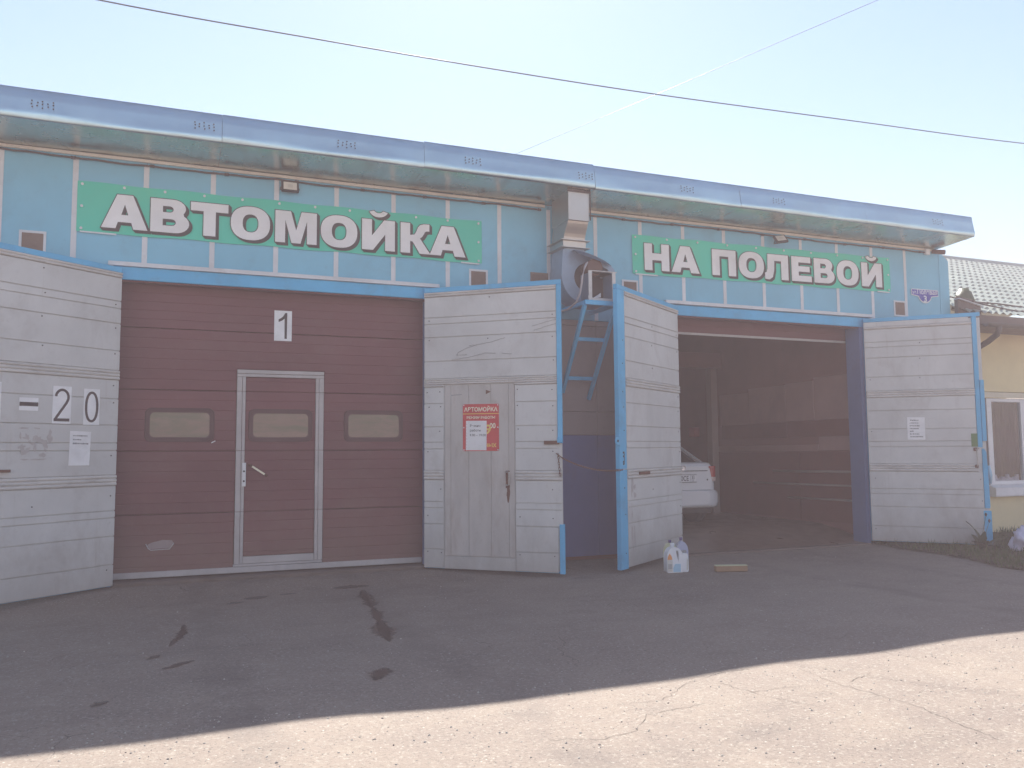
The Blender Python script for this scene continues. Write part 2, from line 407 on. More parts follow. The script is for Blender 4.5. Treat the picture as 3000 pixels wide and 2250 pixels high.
def blob(cx, cy_, rx, ry, rot, seed, n=40, rough=.28):
    r_ = random.Random(seed); ph = [(k, r_.uniform(0, 6.28), r_.uniform(.3, 1) / k) for k in range(2, 9)]
    pts = []
    for i in range(n):
        a = 2 * math.pi * i / n
        s_ = 1 + rough * sum(am * math.sin(k * a + p) for k, p, am in ph) + r_.uniform(-.05, .05)
        x, y = rx * s_ * math.cos(a), ry * s_ * math.sin(a)
        pts.append((cx + x * math.cos(rot) - y * math.sin(rot), cy_ + x * math.sin(rot) + y * math.cos(rot)))
    return pts
def stain(path, seed, jit=.3):
    """wet mark: a ragged patch spread along a path of (x, y, half-width)"""
    r_ = random.Random(seed); line = []
    for (x0, y0, w0), (x1, y1, w1) in zip(path, path[1:]):
        n = max(2, int(math.hypot(x1 - x0, y1 - y0) / .022))
        for i in range(n): t_ = i / n; line.append((x0 + (x1 - x0) * t_, y0 + (y1 - y0) * t_, w0 + (w1 - w0) * t_))
    line.append(path[-1]); a = b_ = 1.0; L_, C_, R_ = [], [], []; b = MB()
    for i, (x, y, w) in enumerate(line):
        x2, y2, _ = line[min(i + 1, len(line) - 1)]; x1, y1, _ = line[max(i - 1, 0)]; d = Vector((x2 - x1, y2 - y1)).normalized()
        a += r_.uniform(-jit, jit) - .25 * (a - 1); b_ += r_.uniform(-jit, jit) - .25 * (b_ - 1)
        e = math.sin(math.pi * min(1, max(0, (i + .3) / (len(line) - .4)))) ** .45
        for V, k in ((L_, w * max(.1, a) * e), (C_, 0), (R_, -w * max(.1, b_) * e)):
            px, py = x - d.y * k, y + d.x * k; V.append(b.bm.verts.new((px, py, gz(px, py) + .004)))
    for A, B in ((L_, C_), (C_, R_)):
        for k in range(len(A) - 1): b.bm.faces.new((A[k], A[k + 1], B[k + 1], B[k]))
    n = len(line); o = b.build('water_stain', 'wet', yard)
    at = o.data.attributes.new('wetness', 'FLOAT', 'POINT')
    for i in range(n): at.data[i * 3 + 1].value = 1.0
    return o
for k, p_ in enumerate([[(1.80, -4.02, .035), (1.88, -3.97, .05), (1.96, -3.88, .04), (2.03, -3.83, .03)], [(1.70, -3.66, .03), (1.75, -3.60, .045), (1.79, -3.54, .03)],
        [(1.985, -2.25, .03), (1.97, -2.7, .045), (1.90, -3.05, .04), (1.86, -3.25, .02)], [(3.93, -.95, .05), (3.86, -1.3, .075), (3.82, -1.75, .09), (3.76, -2.1, .075)],
        [(3.78, -2.1, .07), (3.74, -2.4, .09), (3.68, -2.75, .06)], [(3.70, -2.75, .10), (3.65, -3.1, .12), (3.60, -3.45, .085), (3.55, -3.68, .05)],
        [(3.16, -4.85, .05), (3.20, -4.75, .085), (3.27, -4.62, .10), (3.31, -4.52, .06)], [(1.40, -4.80, .03), (1.45, -4.76, .05), (1.50, -4.72, .03)],
        [(2.62, -1.05, .08), (2.75, -.98, .10), (2.88, -.93, .05)], [(2.42, -1.30, .05), (2.52, -1.22, .07), (2.6, -1.2, .03)], [(3.0, -.9, .05), (3.1, -.88, .06), (3.2, -.88, .03)], [(3.62, -.72, .07), (3.85, -.70, .09), (4.05, -.72, .05)]]): stain(p_, k + 3)

def crack(pts, seed, w=.0026):
    r_ = random.Random(seed); line = []
    for (x0, y0), (x1, y1) in zip(pts, pts[1:]):
        n = max(2, int(math.hypot(x1 - x0, y1 - y0) / .05))
        for i in range(n):
            t_ = i / n; line.append((x0 + (x1 - x0) * t_ + r_.uniform(-.014, .014), y0 + (y1 - y0) * t_ + r_.uniform(-.014, .014)))
    line.append(pts[-1]); b = MB(); L, Rr = [], []
    for i, (x, y) in enumerate(line):
        x2, y2 = line[min(i + 1, len(line) - 1)]; x1, y1 = line[max(i - 1, 0)]
        d = Vector((x2 - x1, y2 - y1)).normalized(); ww = w * r_.uniform(.15, .75) * (.4 if i in (0, len(line) - 1) else 1)
        L.append(b.bm.verts.new((x - d.y * ww, y + d.x * ww, gz(x, y) + .003))); Rr.append(b.bm.verts.new((x + d.y * ww, y - d.x * ww, gz(x, y) + .003)))
    for k in range(len(L) - 1): b.bm.faces.new((L[k], L[k + 1], Rr[k + 1], Rr[k]))
    return b.build('crack', 'crack', yard)
for i, p in enumerate([[(6.0, -5.75), (5.95, -6.2), (6.05, -6.75), (5.95, -7.4)], [(4.4, -5.95), (4.75, -5.98), (5.1, -5.72), (5.45, -5.62), (5.7, -5.65)],
                       [(3.75, -6.4), (4.05, -6.5), (4.3, -6.42), (4.5, -6.2), (4.95, -6.15)], [(5.3, -5.8), (5.35, -6.2), (5.5, -6.55)], [(6.05, -6.2), (6.4, -6.05)],
                       [(7.0, -5.75), (7.05, -6.05)], [(5.75, -6.15), (5.3, -6.1)], [(6.3, -2.5), (6.25, -3.3), (6.4, -3.9)]]):
    crack(p, i)

# loose grit and pebbles scattered on the yard
def pebbles(name, mat, n, seed, smin, smax, box):
    r_ = random.Random(seed); b = MB()
    for _ in range(n):
        x, y = r_.uniform(*box[:2]), r_.uniform(*box[2:]); s_ = smin + (smax - smin) * r_.random() ** 3.5
        z = gz(x, y); a = r_.uniform(0, 6.28); k = 5
        top = b.bm.verts.new((x + r_.uniform(-.2, .2) * s_, y, z + s_ * r_.uniform(.5, .9)))
        ring = [b.bm.verts.new((x + s_ * r_.uniform(.7, 1.25) * math.cos(a + 6.283 * i / k), y + s_ * r_.uniform(.55, 1.1) * math.sin(a + 6.283 * i / k), z - .002)) for i in range(k)]
        mid = [b.bm.verts.new(v.co.lerp(top.co, .45) + Vector((0, 0, s_ * .22))) for v in ring]
        for i in range(k):
            j = (i + 1) % k
            b.bm.faces.new((ring[i], ring[j], mid[j], mid[i])); b.bm.faces.new((mid[i], mid[j], top))
    return stuff(b.build(name, mat))
pebbles('pebbles', 'stone', 4200, 3, .002, .011, (-.5, 9, -8.3, -5.3))
pebbles('pebbles', 'stone_dark', 230, 4, .002, .009, (-.5, 9, -8.3, -5.3))
pebbles('pebbles', 'stone', 500, 5, .003, .011, (-.5, 12, -5.5, -.4))

# soil bed with weeds under the right gate leaf
edge = [(12.46, .0), (12.50, -.5), (12.52, -.95), (12.46, -1.4), (12.42, -1.85), (12.22, -2.3), (12.05, -2.65), (12.1, -3.0), (12.5, -3.4), (17, -3.6), (17, .45), (12.46, .45)]
b = MB(); N = 30
def inside(x, y, P):
    c = False
    for (x0, y0), (x1, y1) in zip(P, P[1:] + P[:1]):
        if (y0 > y) != (y1 > y) and x < (x1 - x0) * (y - y0) / (y1 - y0) + x0: c = not c
    return c
for i in range(48):
    for j in range(44):
        x, y = 12.0 + i * .1, -3.6 + j * .09
        if inside(x + .05, y + .045, edge):
            q_ = [(x, y), (x + .1, y), (x + .1, y + .09), (x, y + .09)]
            b.poly([(a_ + .015 * math.sin(b_ * 37), b_ + .02 * math.sin(a_ * 41), gz(a_, b_) + .022 + .016 * math.sin(a_ * 9.1) * math.sin(b_ * 11.3)) for a_, b_ in q_])
bmesh.ops.remove_doubles(b.bm, verts=b.bm.verts[:], dist=.002)
struct(b.build('soil_bed', 'soil', smooth=True))
b = MB(); r_ = random.Random(11)
for _ in range(9000):
    x, y = r_.uniform(12.0, 16.6), r_.uniform(-3.5, .4)
    if not inside(x, y, edge): continue
    if math.sin(x * 5.1 + y * 2) * math.sin(y * 4.3) < r_.uniform(-1.1, .35): continue
    h = r_.uniform(.03, .13) * (1.4 if r_.random() < .1 else 1); a = r_.uniform(0, 6.28); w = r_.uniform(.004, .009); z = gz(x, y) + .01
    dx, dy = math.cos(a), math.sin(a); lx, ly = r_.uniform(-.06, .06), r_.uniform(-.06, .06)
    b.poly([(x - dx * w, y - dy * w, z), (x + dx * w, y + dy * w, z), (x + lx * .5 + dx * w * .7, y + ly * .5 + dy * w * .7, z + h * .6), (x + lx, y + ly, z + h), (x + lx * .5 - dx * w * .7, y + ly * .5 - dy * w * .7, z + h * .6)])
stuff(b.build('grass', 'grass'))

# ------------------------------------------------------------------ the car wash building
X0, XR = -6.0, 14.26
wash = thing('car_wash_building', 'long blue panelled car wash with a galvanised eave over two gateways', 'building')
OP1, OP2, LINT = (1.25, 4.95), (8.80, 12.42), 3.455
TOPW = 4.92
pm = {}
def wall_panel(x0, x1, z0, z1, mat='wall_blue', y0=0.0):
    k = (round(x1 - x0, 3), round(z1 - z0, 3), mat)
    if k not in pm:
        o = MB().box(0, x1 - x0, 0, .11, 0, z1 - z0, .004).build('wall_panel', mat, wash); pm[k] = o.data
    else:
        o = link('wall_panel', pm[k], mat, wash)
    o.location = (x0, y0 + rnd.uniform(-.0008, .0008), z0); return o
for i in range(-8, 19):
    a, b_ = .75 * i + .003, .75 * i + .747
    if i == 18: b_ = 14.315
    wall_panel(a, b_, 3.615, TOPW)
    if b_ <= 1.25 or a >= 12.5: wall_panel(a, b_, -.04, 3.609)
wall_panel(.753, 1.205, -.04, 3.609); wall_panel(12.50, 12.747, -.04, 3.609)
for a, b_ in ((5.0, 5.247), (5.253, 5.997), (6.003, 6.747), (6.753, 7.484), (7.490, 8.245), (8.251, 8.75)): wall_panel(a, b_, 3.296, 3.609)
for a, b_ in ((5.0, 7.484), (7.490, 8.75)):
    wall_panel(a, b_, 3.216, 3.290, 'pier'); wall_panel(a, b_, 1.983, 3.210, 'pier'); wall_panel(a, b_, 1.655, 1.977, 'pier'); wall_panel(a, b_, -.04, 1.649, 'pier_blue')
MB().prism([(14.321, -.04), (14.536, -.04), (14.536, 4.738), (14.321, 4.90)], 'y', 0, .11).build('wall_panel', 'wall_blue', wash)
# structural core behind the cladding
b = MB()
for a in ((X0, 1.2, .115, .17, -.1, 5.2), (5.0, 8.75, .115, .3, -.2, 3.456), (1.2, 14.2, .115, .17, 3.62, 5.2), (12.56, 14.4, .115, .3, -.2, 3.6), (14.2, 14.5, .115, 8, -.2, 4.70), (X0, X0 + .2, .17, 8, -.2, 5.2), (X0 + .2, 14.2, 7.8, 8, -.2, 5.2), (X0 + .2, 14.2, .17, .32, 3.47, 5.2)):
    b.box(*a)
b.build('core_wall', 'inner_wall', wash)
# vertical cover strips
sm_ = {}
for i in range(-8, 19):
    x = .75 * i
    z0 = 3.60
    if i in (2, 3, 4, 5, 6, 12, 13, 14, 15, 16): z0 = 3.668
    if i == 10: z0 = 3.30
    w = .03
    if z0 not in sm_:
        o = MB().box(-w, w, -.007, -.0015, 0, 4.853 - z0, .0015).build('cover_strip', 'strip', wash); sm_[z0] = o.data
    else: o = link('cover_strip', sm_[z0], 'strip', wash)
    o.location = (x, 0, z0)
MB().box(14.304, 14.332, -.006, -.0015, 0, 4.86).build('cover_strip', 'wall_blue', wash)
# white angle trims above the gateways and the blue lintel beams
for (a, b_), zt in (((1.12, 5.12), 3.66), ((8.65, 12.69), 3.672)):
    MB().box(a, b_, -.055, -.002, zt - .05, zt, .003).build('door_trim', 'strip', wash)
    MB().box(a, a + .05, -.053, -.002, zt - .125, zt - .052, .003).build('door_trim', 'strip', wash)
    MB().box(b_ - .05, b_, -.053, -.002, zt - .125, zt - .052, .003).build('door_trim', 'strip', wash)
for a, b_ in ((1.172, 5.066), (8.702, 12.636)):
    MB().box(a, b_, -.024, .112, LINT, 3.608, .004).build('lintel_beam', 'blue', wash)
    MB().box(a, b_, .0, .112, LINT - .018, LINT - .002).build('lintel_lip', 'maroon', wash)
for x0, x1, y1, mt in ((1.205, 1.25, .168, 'blue_shaded'), (4.95, 4.998, .168, 'blue_shaded'), (8.752, 8.80, .30, 'blue_shaded'), (12.42, 12.498, .31, 'blue_shaded')):
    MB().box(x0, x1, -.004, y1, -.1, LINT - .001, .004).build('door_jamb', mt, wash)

# eave: curved fascia sheets, shiny soffit sheets, end plate, cream board
PROF = [(-.715, 5.318), (-.737, 5.312), (-.757, 5.18), (-.775, 5.065), (-.7805, 5.04), (-.7815, 5.015), (-.778, 4.99), (-.768, 4.970), (-.755, 4.966)]
seams = [X0, -4.9, -2.5, -.1, 2.3, 4.7, 7.1, 9.5, 11.9, XR]
HOLES = [(0, 0), (0, -.036), (0, -.076), (.05, -.02), (.05, -.056), (.1, 0), (.1, -.036), (.1, -.076), (.15, -.02), (.15, -.056), (.2, 0), (.2, -.036), (.2, -.076)]
for si, (a, b_) in enumerate(zip(seams, seams[1:])):
    dz, dy = rnd.uniform(-.009, .009), rnd.uniform(-.006, .003)
    n = max(2, int((b_ - a) / .15)); rings = []
    for k in range(n + 1):
        x = a + .002 + (b_ - a - .004) * k / n
        wv = [rnd.uniform(-.0022, .0022) for _ in PROF]
        rings.append([(x, y + dy + wv[j] + .003 * math.sin(x * 3.1 + j) * (1 if 1 < j < 7 else 0), z + dz + (rnd.uniform(-.0022, .0022) if j > 5 else 0)) for j, (y, z) in enumerate(PROF)])
    f = MB().loft(rings, closed=False).build('fascia_sheet', 'galv', wash)
    rings = []
    for k in range(n + 1):
        x = a + .002 + (b_ - a - .004) * k / n
        rings.append([(x, y, z + dz * .3 + rnd.uniform(-.0035, .0035) * (.3 if q_ in (0, 5) else 1) + .006 * math.sin(x * 2.3 + q_ * 1.7 + si) * math.sin(q_ / 5 * math.pi)) for q_, (y, z) in enumerate([(0 - .755 * t_, 4.92 + .046 * t_) for t_ in (0, .2, .4, .6, .8, 1)])])
    MB().loft(rings, closed=False).build('soffit_sheet', 'soffit', wash)
    for cx in [.39 + 1.617 * q_ for q_ in range(-4, 9)]:
        if a < cx < b_ - .2:
            hb = MB()
            for hx, hz in HOLES:
                z = 5.17 + hz + rnd.uniform(-.004, .004); x = cx + hx + rnd.uniform(-.005, .005); y = -.757 + (5.18 - z) * -.152 - .0125 + dy
                hb.poly([(x + .0088 * math.cos(q_ * 1.0472), y, z + .0088 * math.sin(q_ * 1.0472)) for q_ in range(6)])
            stuff(hb.build('vent_holes', 'black', f))
MB().prism([(0, 4.92), (-.76, 4.966), (-.781, 5.02), (-.737, 5.312), (0, 5.312)], 'x', XR - .006, XR).build('eave_end_plate', 'galv', wash)
MB().box(X0, XR - .01, -.73, 8.1, 5.22, 5.305).build('roof', 'galv', wash)
for a, b_ in ((X0, 6.69), (7.12, 14.2)):
    MB().box(a, b_, -.03, -.002, 4.876, 4.914, .004).build('eaves_board', 'cream', wash)

# the open bay
bay = wash
def rising(x, y): return -.10 + .22 * smooth01((y - .05) / 1.6)
b = MB(); yy = [.0, .2, .5, .8, 1.1, 1.4, 1.7, 2.5, 4, 6, 7.8]
for y0, y1 in zip(yy, yy[1:]): b.poly([(8.62, y0, rising(0, y0)), (12.75, y0, rising(0, y0)), (12.75, y1, rising(0, y1)), (8.62, y1, rising(0, y1))])
b.build('bay_floor', 'inner_floor', wash)
MB().box(12.75, 12.9, .31, 7.7, -.1, 4.1).build('inner_wall', 'inner_wall', wash)
MB().box(8.4, 8.6, .31, 7.7, -.1, 4.1).build('inner_wall', 'inner_wall', wash)
MB().box(8.6, 12.75, 6.4, 6.55, -.1, 4.1).build('inner_wall', 'inner_wall', wash)
MB().box(8.4, 12.9, .33, 7.7, 4.1, 4.15).build('ceiling', 'inner_wall', wash)
for y0, y1, z0, z1 in ((.40, 1.46, 1.965, 2.74), (1.468, 2.23, 1.965, 2.69), (2.238, 3.33, 1.965, 2.67), (3.338, 4.3, 1.93, 2.60)):
    MB().box(12.728, 12.748, y0, y1, z0, z1, .004).build('wall_board', 'inner_board', wash)
for y0, y1 in ((.40, 2.2), (2.208, 4.25)): MB().box(12.722, 12.748, y0, y1, 1.668, 1.958, .004).build('wall_band', 'inner_red', wash)
MB().box(12.715, 12.748, .40, 1.36, 1.41, 1.66, .004).build('wall_board', 'inner_board', wash)
MB().box(12.715, 12.748, 1.37, 4.4, 1.40, 1.52, .004).build('wall_board', 'inner_board', wash)
for y0, y1 in ((.40, 1.9), (1.908, 4.4)): MB().box(12.73, 12.748, y0, y1, .15, 1.39, .004).build('wall_band', 'inner_red', wash)
for y0, y1, z, rr in ((.45, 2.6, 1.04, .022), (.45, 3.2, .80, .018), (.45, 2.2, .55, .018)):
    MB().tube([(12.70, y0, z), (12.70, y1, z - .01)], rr, 8).build('wall_pipe', 'inner_pipe', wash)
MB().box(12.5, 12.66, 4.28, 4.46, .05, 3.17, .006).build('column', 'inner_pipe', wash)
MB().box(8.6, 12.74, 4.2, 4.55, 3.18, 3.5, .01).build('ceiling_beam', 'inner_wall', wash)
# concrete sills at the thresholds
struct(MB().box(1.25, 4.95, -.06, .17, -.2, -.035, .01).build('concrete_sill', 'concrete'))
struct(MB().box(8.80, 12.42, -.10, .02, -.2, -.092, .01).build('concrete_sill', 'concrete'))

# thin bright haze added to imitate the lens veil over the yard
hz = MB().box(-940, 940, -940, 940, -1.3, 8.3).build('veil_haze', bpy.data.materials.new('veil_air')); stuff(hz)
hm = hz.data.materials[0]; hm.use_nodes = True; ht = hm.node_tree
for nd in list(ht.nodes):
    if nd.type == 'BSDF_PRINCIPLED': ht.nodes.remove(nd)
pv = ht.nodes.new('ShaderNodeVolumePrincipled'); pv.inputs['Color'].default_value = (1.0, .79, .78, 1); pv.inputs['Density'].default_value = VEIL_DENSITY
ht.links.new(pv.outputs[0], [n_ for n_ in ht.nodes if n_.type == 'OUTPUT_MATERIAL'][0].inputs['Volume'])

# ------------------------------------------------------------------ sectional doors
door = thing('sectional_door', 'closed maroon sectional garage door with a small inset door and three windows', 'garage door', (0, .19, 0))
ZS = [-.02, .714, 1.459, 2.19, 2.93, 3.56]
def section(x0, x1, z0, z1, zs0, zs1, parent):
    """slab with horizontal grooves every sixth of the full section"""
    b = MB(); y = 0.0; cuts = [zs0 + (zs1 - zs0) * k / 6 for k in range(1, 6)]
    zs = [z0 + .003] + [c for c in cuts if z0 + .02 < c < z1 - .02] + [z1 - .003]
    prof = []
    for i, (a, c) in enumerate(zip(zs, zs[1:])):
        g0 = .0035 if i else .002; gd = .0034
        prof += [(gd, a), (0, a + g0 + .004), (0, c - .0075), (gd, c - .0035)]
    prof += [(.045, z1 - .003), (.045, z0 + .003)]
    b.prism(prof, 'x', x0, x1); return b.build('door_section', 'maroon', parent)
for k in range(5):
    z0, z1 = ZS[k], ZS[k + 1]
    if k < 3: section(1.20, 2.578, z0, z1, z0, z1, door); section(3.652, 5.0, z0, z1, z0, z1, door)
    elif k == 3:
        section(1.20, 2.578, z0, z1, z0, z1, door); section(3.652, 5.0, z0, z1, z0, z1, door); section(2.578, 3.652, 2.462, z1, z0, z1, door)
    else: section(1.20, 5.0, z0, z1, z0, z1, door)
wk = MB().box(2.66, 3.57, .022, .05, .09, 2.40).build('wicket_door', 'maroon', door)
for k in range(4):
    z0, z1 = (.175, ZS[1]) if k == 0 else (ZS[k], ZS[k + 1] if k < 3 else 2.366)
    section(2.692, 3.540, z0, z1, ZS[k], ZS[k + 1], wk)
fr = MB()
# stepped aluminium frame (two profiles side by side), cut at the section joints
for x0, x1, nm in ((2.585, 2.688, -1), (3.544, 3.645, 1)):
    for za, zb in ((.085, .712), (.716, 1.457), (1.461, 2.188), (2.192, 2.37)):
        xm = x0 + .062 if nm < 0 else x1 - .062
        fr.box(x0, xm - .002, -.022, .02, za, zb, .003); fr.box(xm + .002, x1, -.016, .02, za, zb, .003)
fr.box(2.585, 3.645, -.022, .02, 2.412, 2.458, .003); fr.box(2.585, 3.645, -.016, .02, 2.372, 2.408, .003)
fr.box(2.575, 3.64, -.024, .02, .055, .082, .003); fr.box(2.69, 3.54, -.02, .02, .086, .17, .003)
fr.build('wicket_frame', 'alu_frame', door)
MB().box(1.26, 4.94, -.03, .0, -.02, .05, .006).build('bottom_bar', 'alu_frame', door)
def rrect(x0, x1, z0, z1, r, n=5):
    pts = []
    for cx, cz, a0 in ((x1 - r, z1 - r, 0), (x0 + r, z1 - r, 90), (x0 + r, z0 + r, 180), (x1 - r, z0 + r, 270)):
        for k in range(n + 1): a = R(a0 + 90 * k / n); pts.append((cx + r * math.cos(a), cz + r * math.sin(a)))
    return pts
for x0, x1, par in ((1.606, 2.275, door), (2.783, 3.453, wk), (3.961, 4.63, door)):
    z0, z1 = 1.622, 1.918
    inn, out = rrect(x0, x1, z0, z1, .055), rrect(x0 - .055, x1 + .055, z0 - .055, z1 + .055, .07)
    rings = [[(x, -.001, z) for x, z in out], [(x * .985 + (x0 + x1) / 2 * .015, -.014, z) for x, z in out], [(x, -.012, z) for x, z in inn], [(x, .004, z) for x, z in inn]]
    w_ = MB().loft(rings, caps=False, smooth=False).build('window', 'maroon_rim', par)
    if par is door:
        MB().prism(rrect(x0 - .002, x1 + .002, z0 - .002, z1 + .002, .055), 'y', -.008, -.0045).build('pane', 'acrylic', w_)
    else:
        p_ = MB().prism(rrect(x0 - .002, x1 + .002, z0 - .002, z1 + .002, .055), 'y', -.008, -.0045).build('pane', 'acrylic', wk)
MB().box(2.660, 2.706, -.034, -.024, 1.02, 1.31, .004).build('lock_plate', 'white_plastic', door)
b = MB()
for z in (1.205, 1.085): b.tube([(2.683, -.033, z), (2.683, -.037, z)], .012, 8)
b.build('lock_hole', 'black', door)
b = MB().bar((2.775, -.055, 1.265), (2.925, -.055, 1.165), .03, .022)
b.build('handle', 'cream_print', door)
b = MB(); b.bar((2.742, -.001, 1.288), (2.775, -.06, 1.264), .022, .02); b.bar((2.925, -.06, 1.166), (2.955, -.001, 1.145), .022, .02)
b.build('handle_bracket', 'rust', door)
b = MB().prism([(1.64, .31), (1.86, .315), (1.90, .37), (1.885, .405), (1.78, .412), (1.66, .385), (1.615, .36)], 'y', -.007, -.002); b.build('patch_plate', 'pier', door)
b = MB().tube([(1.60, -.010, .372), (1.628, -.012, .318), (1.655, -.012, .298), (1.86, -.012, .304), (1.888, -.012, .345), (1.905, -.010, .372)], .006, 6); b.build('patch_rim', 'alu_frame', door)
b = MB(); b.bar((2.30, -.012, 1.555), (2.345, -.012, 1.578), .010, .012); b.build('window_clip', 'white_plastic', door)

door2 = thing('sectional_door', 'raised maroon sectional door with only its bottom section showing in the open bay', 'garage door', (0, .36, 0))
section(8.72, 12.5, 3.262, 3.70, 3.262, 3.9, door2)
MB().box(8.75, 12.49, -.03, .0, 3.225, 3.262, .005).build('bottom_bar', 'alu_frame', door2)

# ------------------------------------------------------------------ gate leaves
TH = R(31)
LE = {'L1': (1.27, -1), 'L2': (4.90, 1), 'L3': (8.80, -1), 'L4': (12.42, 1)}
HY = -.10
PAN = [(-.05, .19), (.19, .505), (.505, .71), (.71, .79), (.79, 1.07), (1.19, 1.465), (1.465, 1.55), (1.55, 1.75), (1.75, 2.05), (2.05, 2.265), (2.375, 2.60), (2.60, 2.915), (2.915, 3.09), (3.09, 3.175), (3.175, 3.45)]
RIBS = [(1.07, 1.19), (2.265, 2.375), (3.45, 3.512)]
WL = 1.80
def leaf_tf(L):
    x, s = LE[L]; return x, s, (-TH if s > 0 else TH)
def zt_(u, z): return z + (z - 1.7) * .030 * (u / WL)        # the leaves sag a little
def leaf_root(L, label, group='gate leaves standing open'):
    x, s, rz = leaf_tf(L)
    return thing('gate_leaf', label, 'gate', (x, HY, 0), rz, group)
def lbox(b, s, u0, u1, y0, y1, z0, z1, bev=.003):
    """box in leaf space: u runs from the hinge outwards"""
    t = MB(); xa, xb = (u0, u1) if s > 0 else (-u1, -u0)
    t.box(xa, xb, y0, y1, z0, z1, bev)
    for v in t.bm.verts: v.co.z = zt_(abs(v.co.x), v.co.z)
    me = bpy.data.meshes.new('t'); t.bm.to_mesh(me); t.bm.free(); b.bm.from_mesh(me); bpy.data.meshes.remove(me); return b
def rib(root, s, u0, u1, z0, z1, n=3):
    b = MB(); prof = []
    h = (z1 - z0) / n
    for k in range(n):
        for q_ in range(7):
            a = math.pi * q_ / 6; prof.append((-.012 - .016 * math.sin(a), z0 + h * (k + .5) - h * .46 * math.cos(a)))
    prof += [(.004, z1), (.004, z0)]
    xa, xb = (u0, u1) if s > 0 else (-u1, -u0)
    b.prism(prof, 'x', xa, xb)
    for v in b.bm.verts: v.co.z = zt_(abs(v.co.x), v.co.z)
    return b.build('rib', 'alu_rib', root)
def screws(root, s, pts):
    b = MB()
    for u, z in pts:
        x = u * s; b.tube([(x, -.0135, zt_(u, z)), (x, -.018, zt_(u, z))], .0075, 6)
    return stuff(b.build('screws', 'black', root))
def gate(L, label, uvis=1.735, wicket=False, top_plain=False):
    x, s, rz = leaf_tf(L); root = leaf_root(L, label)
    uend = uvis
    for z0, z1 in PAN:
        spans = [(.0, uend)]
        if wicket and z1 <= 2.30: spans = [(.0, .262), (1.195, uend + (.055 if .54 < z1 < 1.5 else 0))]
        if L == 'L4' and z1 < 1.5: spans = [(0, uend + .06)]
        if top_plain and z0 > 3.1: z1 = 3.385
        for a, c in spans:
            lbox(MB(), s, a, c, -.012 + rnd.uniform(-.0012, .0012), 0.0, z0 + .0045, z1 - .0045, .003).build('panel', 'alu', root)
    for z0, z1 in RIBS:
        if top_plain and z0 > 3: continue
        if wicket and z0 < 2: rib(root, s, 0, .262, z0, z1); rib(root, s, 1.195, uend + .055, z0, z1)
        elif wicket and z0 < 3: rib(root, s, 0, uend, z0 + .03, z1, 3); rib(root, s, 1.19, uend, z0 - .0, z0 + .03, 1); rib(root, s, 0, .262, z0, z0 + .03, 1)
        else: rib(root, s, 0, uend, z0, z1, 2 if z0 > 3 else 3)
    # flat sheet behind the boards, blue steel frame round it
    b = MB(); lbox(b, s, .004, WL - .005, .004, .022, -.03, 3.49, .0); b.build('back_sheet', 'alu', root)
    b = MB()
    lbox(b, s, .0, WL, -.004, .055, 3.515, 3.575); lbox(b, s, .0, WL, .022, .06, -.055, .0)
    lbox(b, s, .0, .05, .023, .06, .002, 3.51)
    b.build('frame', 'blue', root)
    pts = [(u, z) for z in (.15, .62, .95, 1.42, 1.70, 2.0, 2.2, 2.55, 2.87, 3.13) for u in ((.07, 1.69) if not wicket or z > 2.3 else (.045, .22, 1.24, 1.68))]
    pts += [(.85, z) for z in (2.57, 2.87, 3.14, 3.40)]
    if not wicket: pts += [(.9, z) for z in (.9, 1.6)]
    screws(root, s, [(u + rnd.uniform(-.02, .02), z + rnd.uniform(-.015, .015)) for u, z in pts if rnd.random() < .8])
    return root
def free_stile(root, s, z0, z1, u0=1.738, u1=1.80, mat='blue', y0=-.02):
    b = MB(); lbox(b, s, u0, u1, y0, .055, z0, z1, .004); return b.build('edge_post', mat, root)
def lp(L, u, z, off=-.02):
    """world point on the front of a leaf"""
    x, s, rz = leaf_tf(L); v = Matrix.Rotation(rz, 4, 'Z') @ Vector((u * s, off, zt_(u, z))); return Vector((x, HY, 0)) + v

g1 = gate('L1', 'grey gate leaf at the left edge carrying the large digits of an opening time')
free_stile(g1, -1, -.05, 3.51)
b = MB(); b.bar((-1.5, -.03, 1.257), (-1.13, -.03, 1.257), .03, .028); b.build('bolt', 'rust', g1)
# torn sticker remains
rr_ = random.Random(17)
for k in range(26):
    if k < 18: u, z = rr_.uniform(.72, 1.04), rr_.uniform(1.42, 1.64)
    else: u, z = rr_.uniform(.70, 1.06), rr_.choice((1.378, 1.382, 1.70))
    sx_, sz_ = (rr_.uniform(.008, .035), rr_.uniform(.012, .05)) if k < 18 else (rr_.uniform(.02, .05), rr_.uniform(.004, .009))
    MB().prism(blob(-u, zt_(u, z), sx_, sz_, rr_.uniform(-.3, .3), k, 22, .55), 'y', -.0146 - .00005 * k, -.0138).build('stain', 'stain', g1)

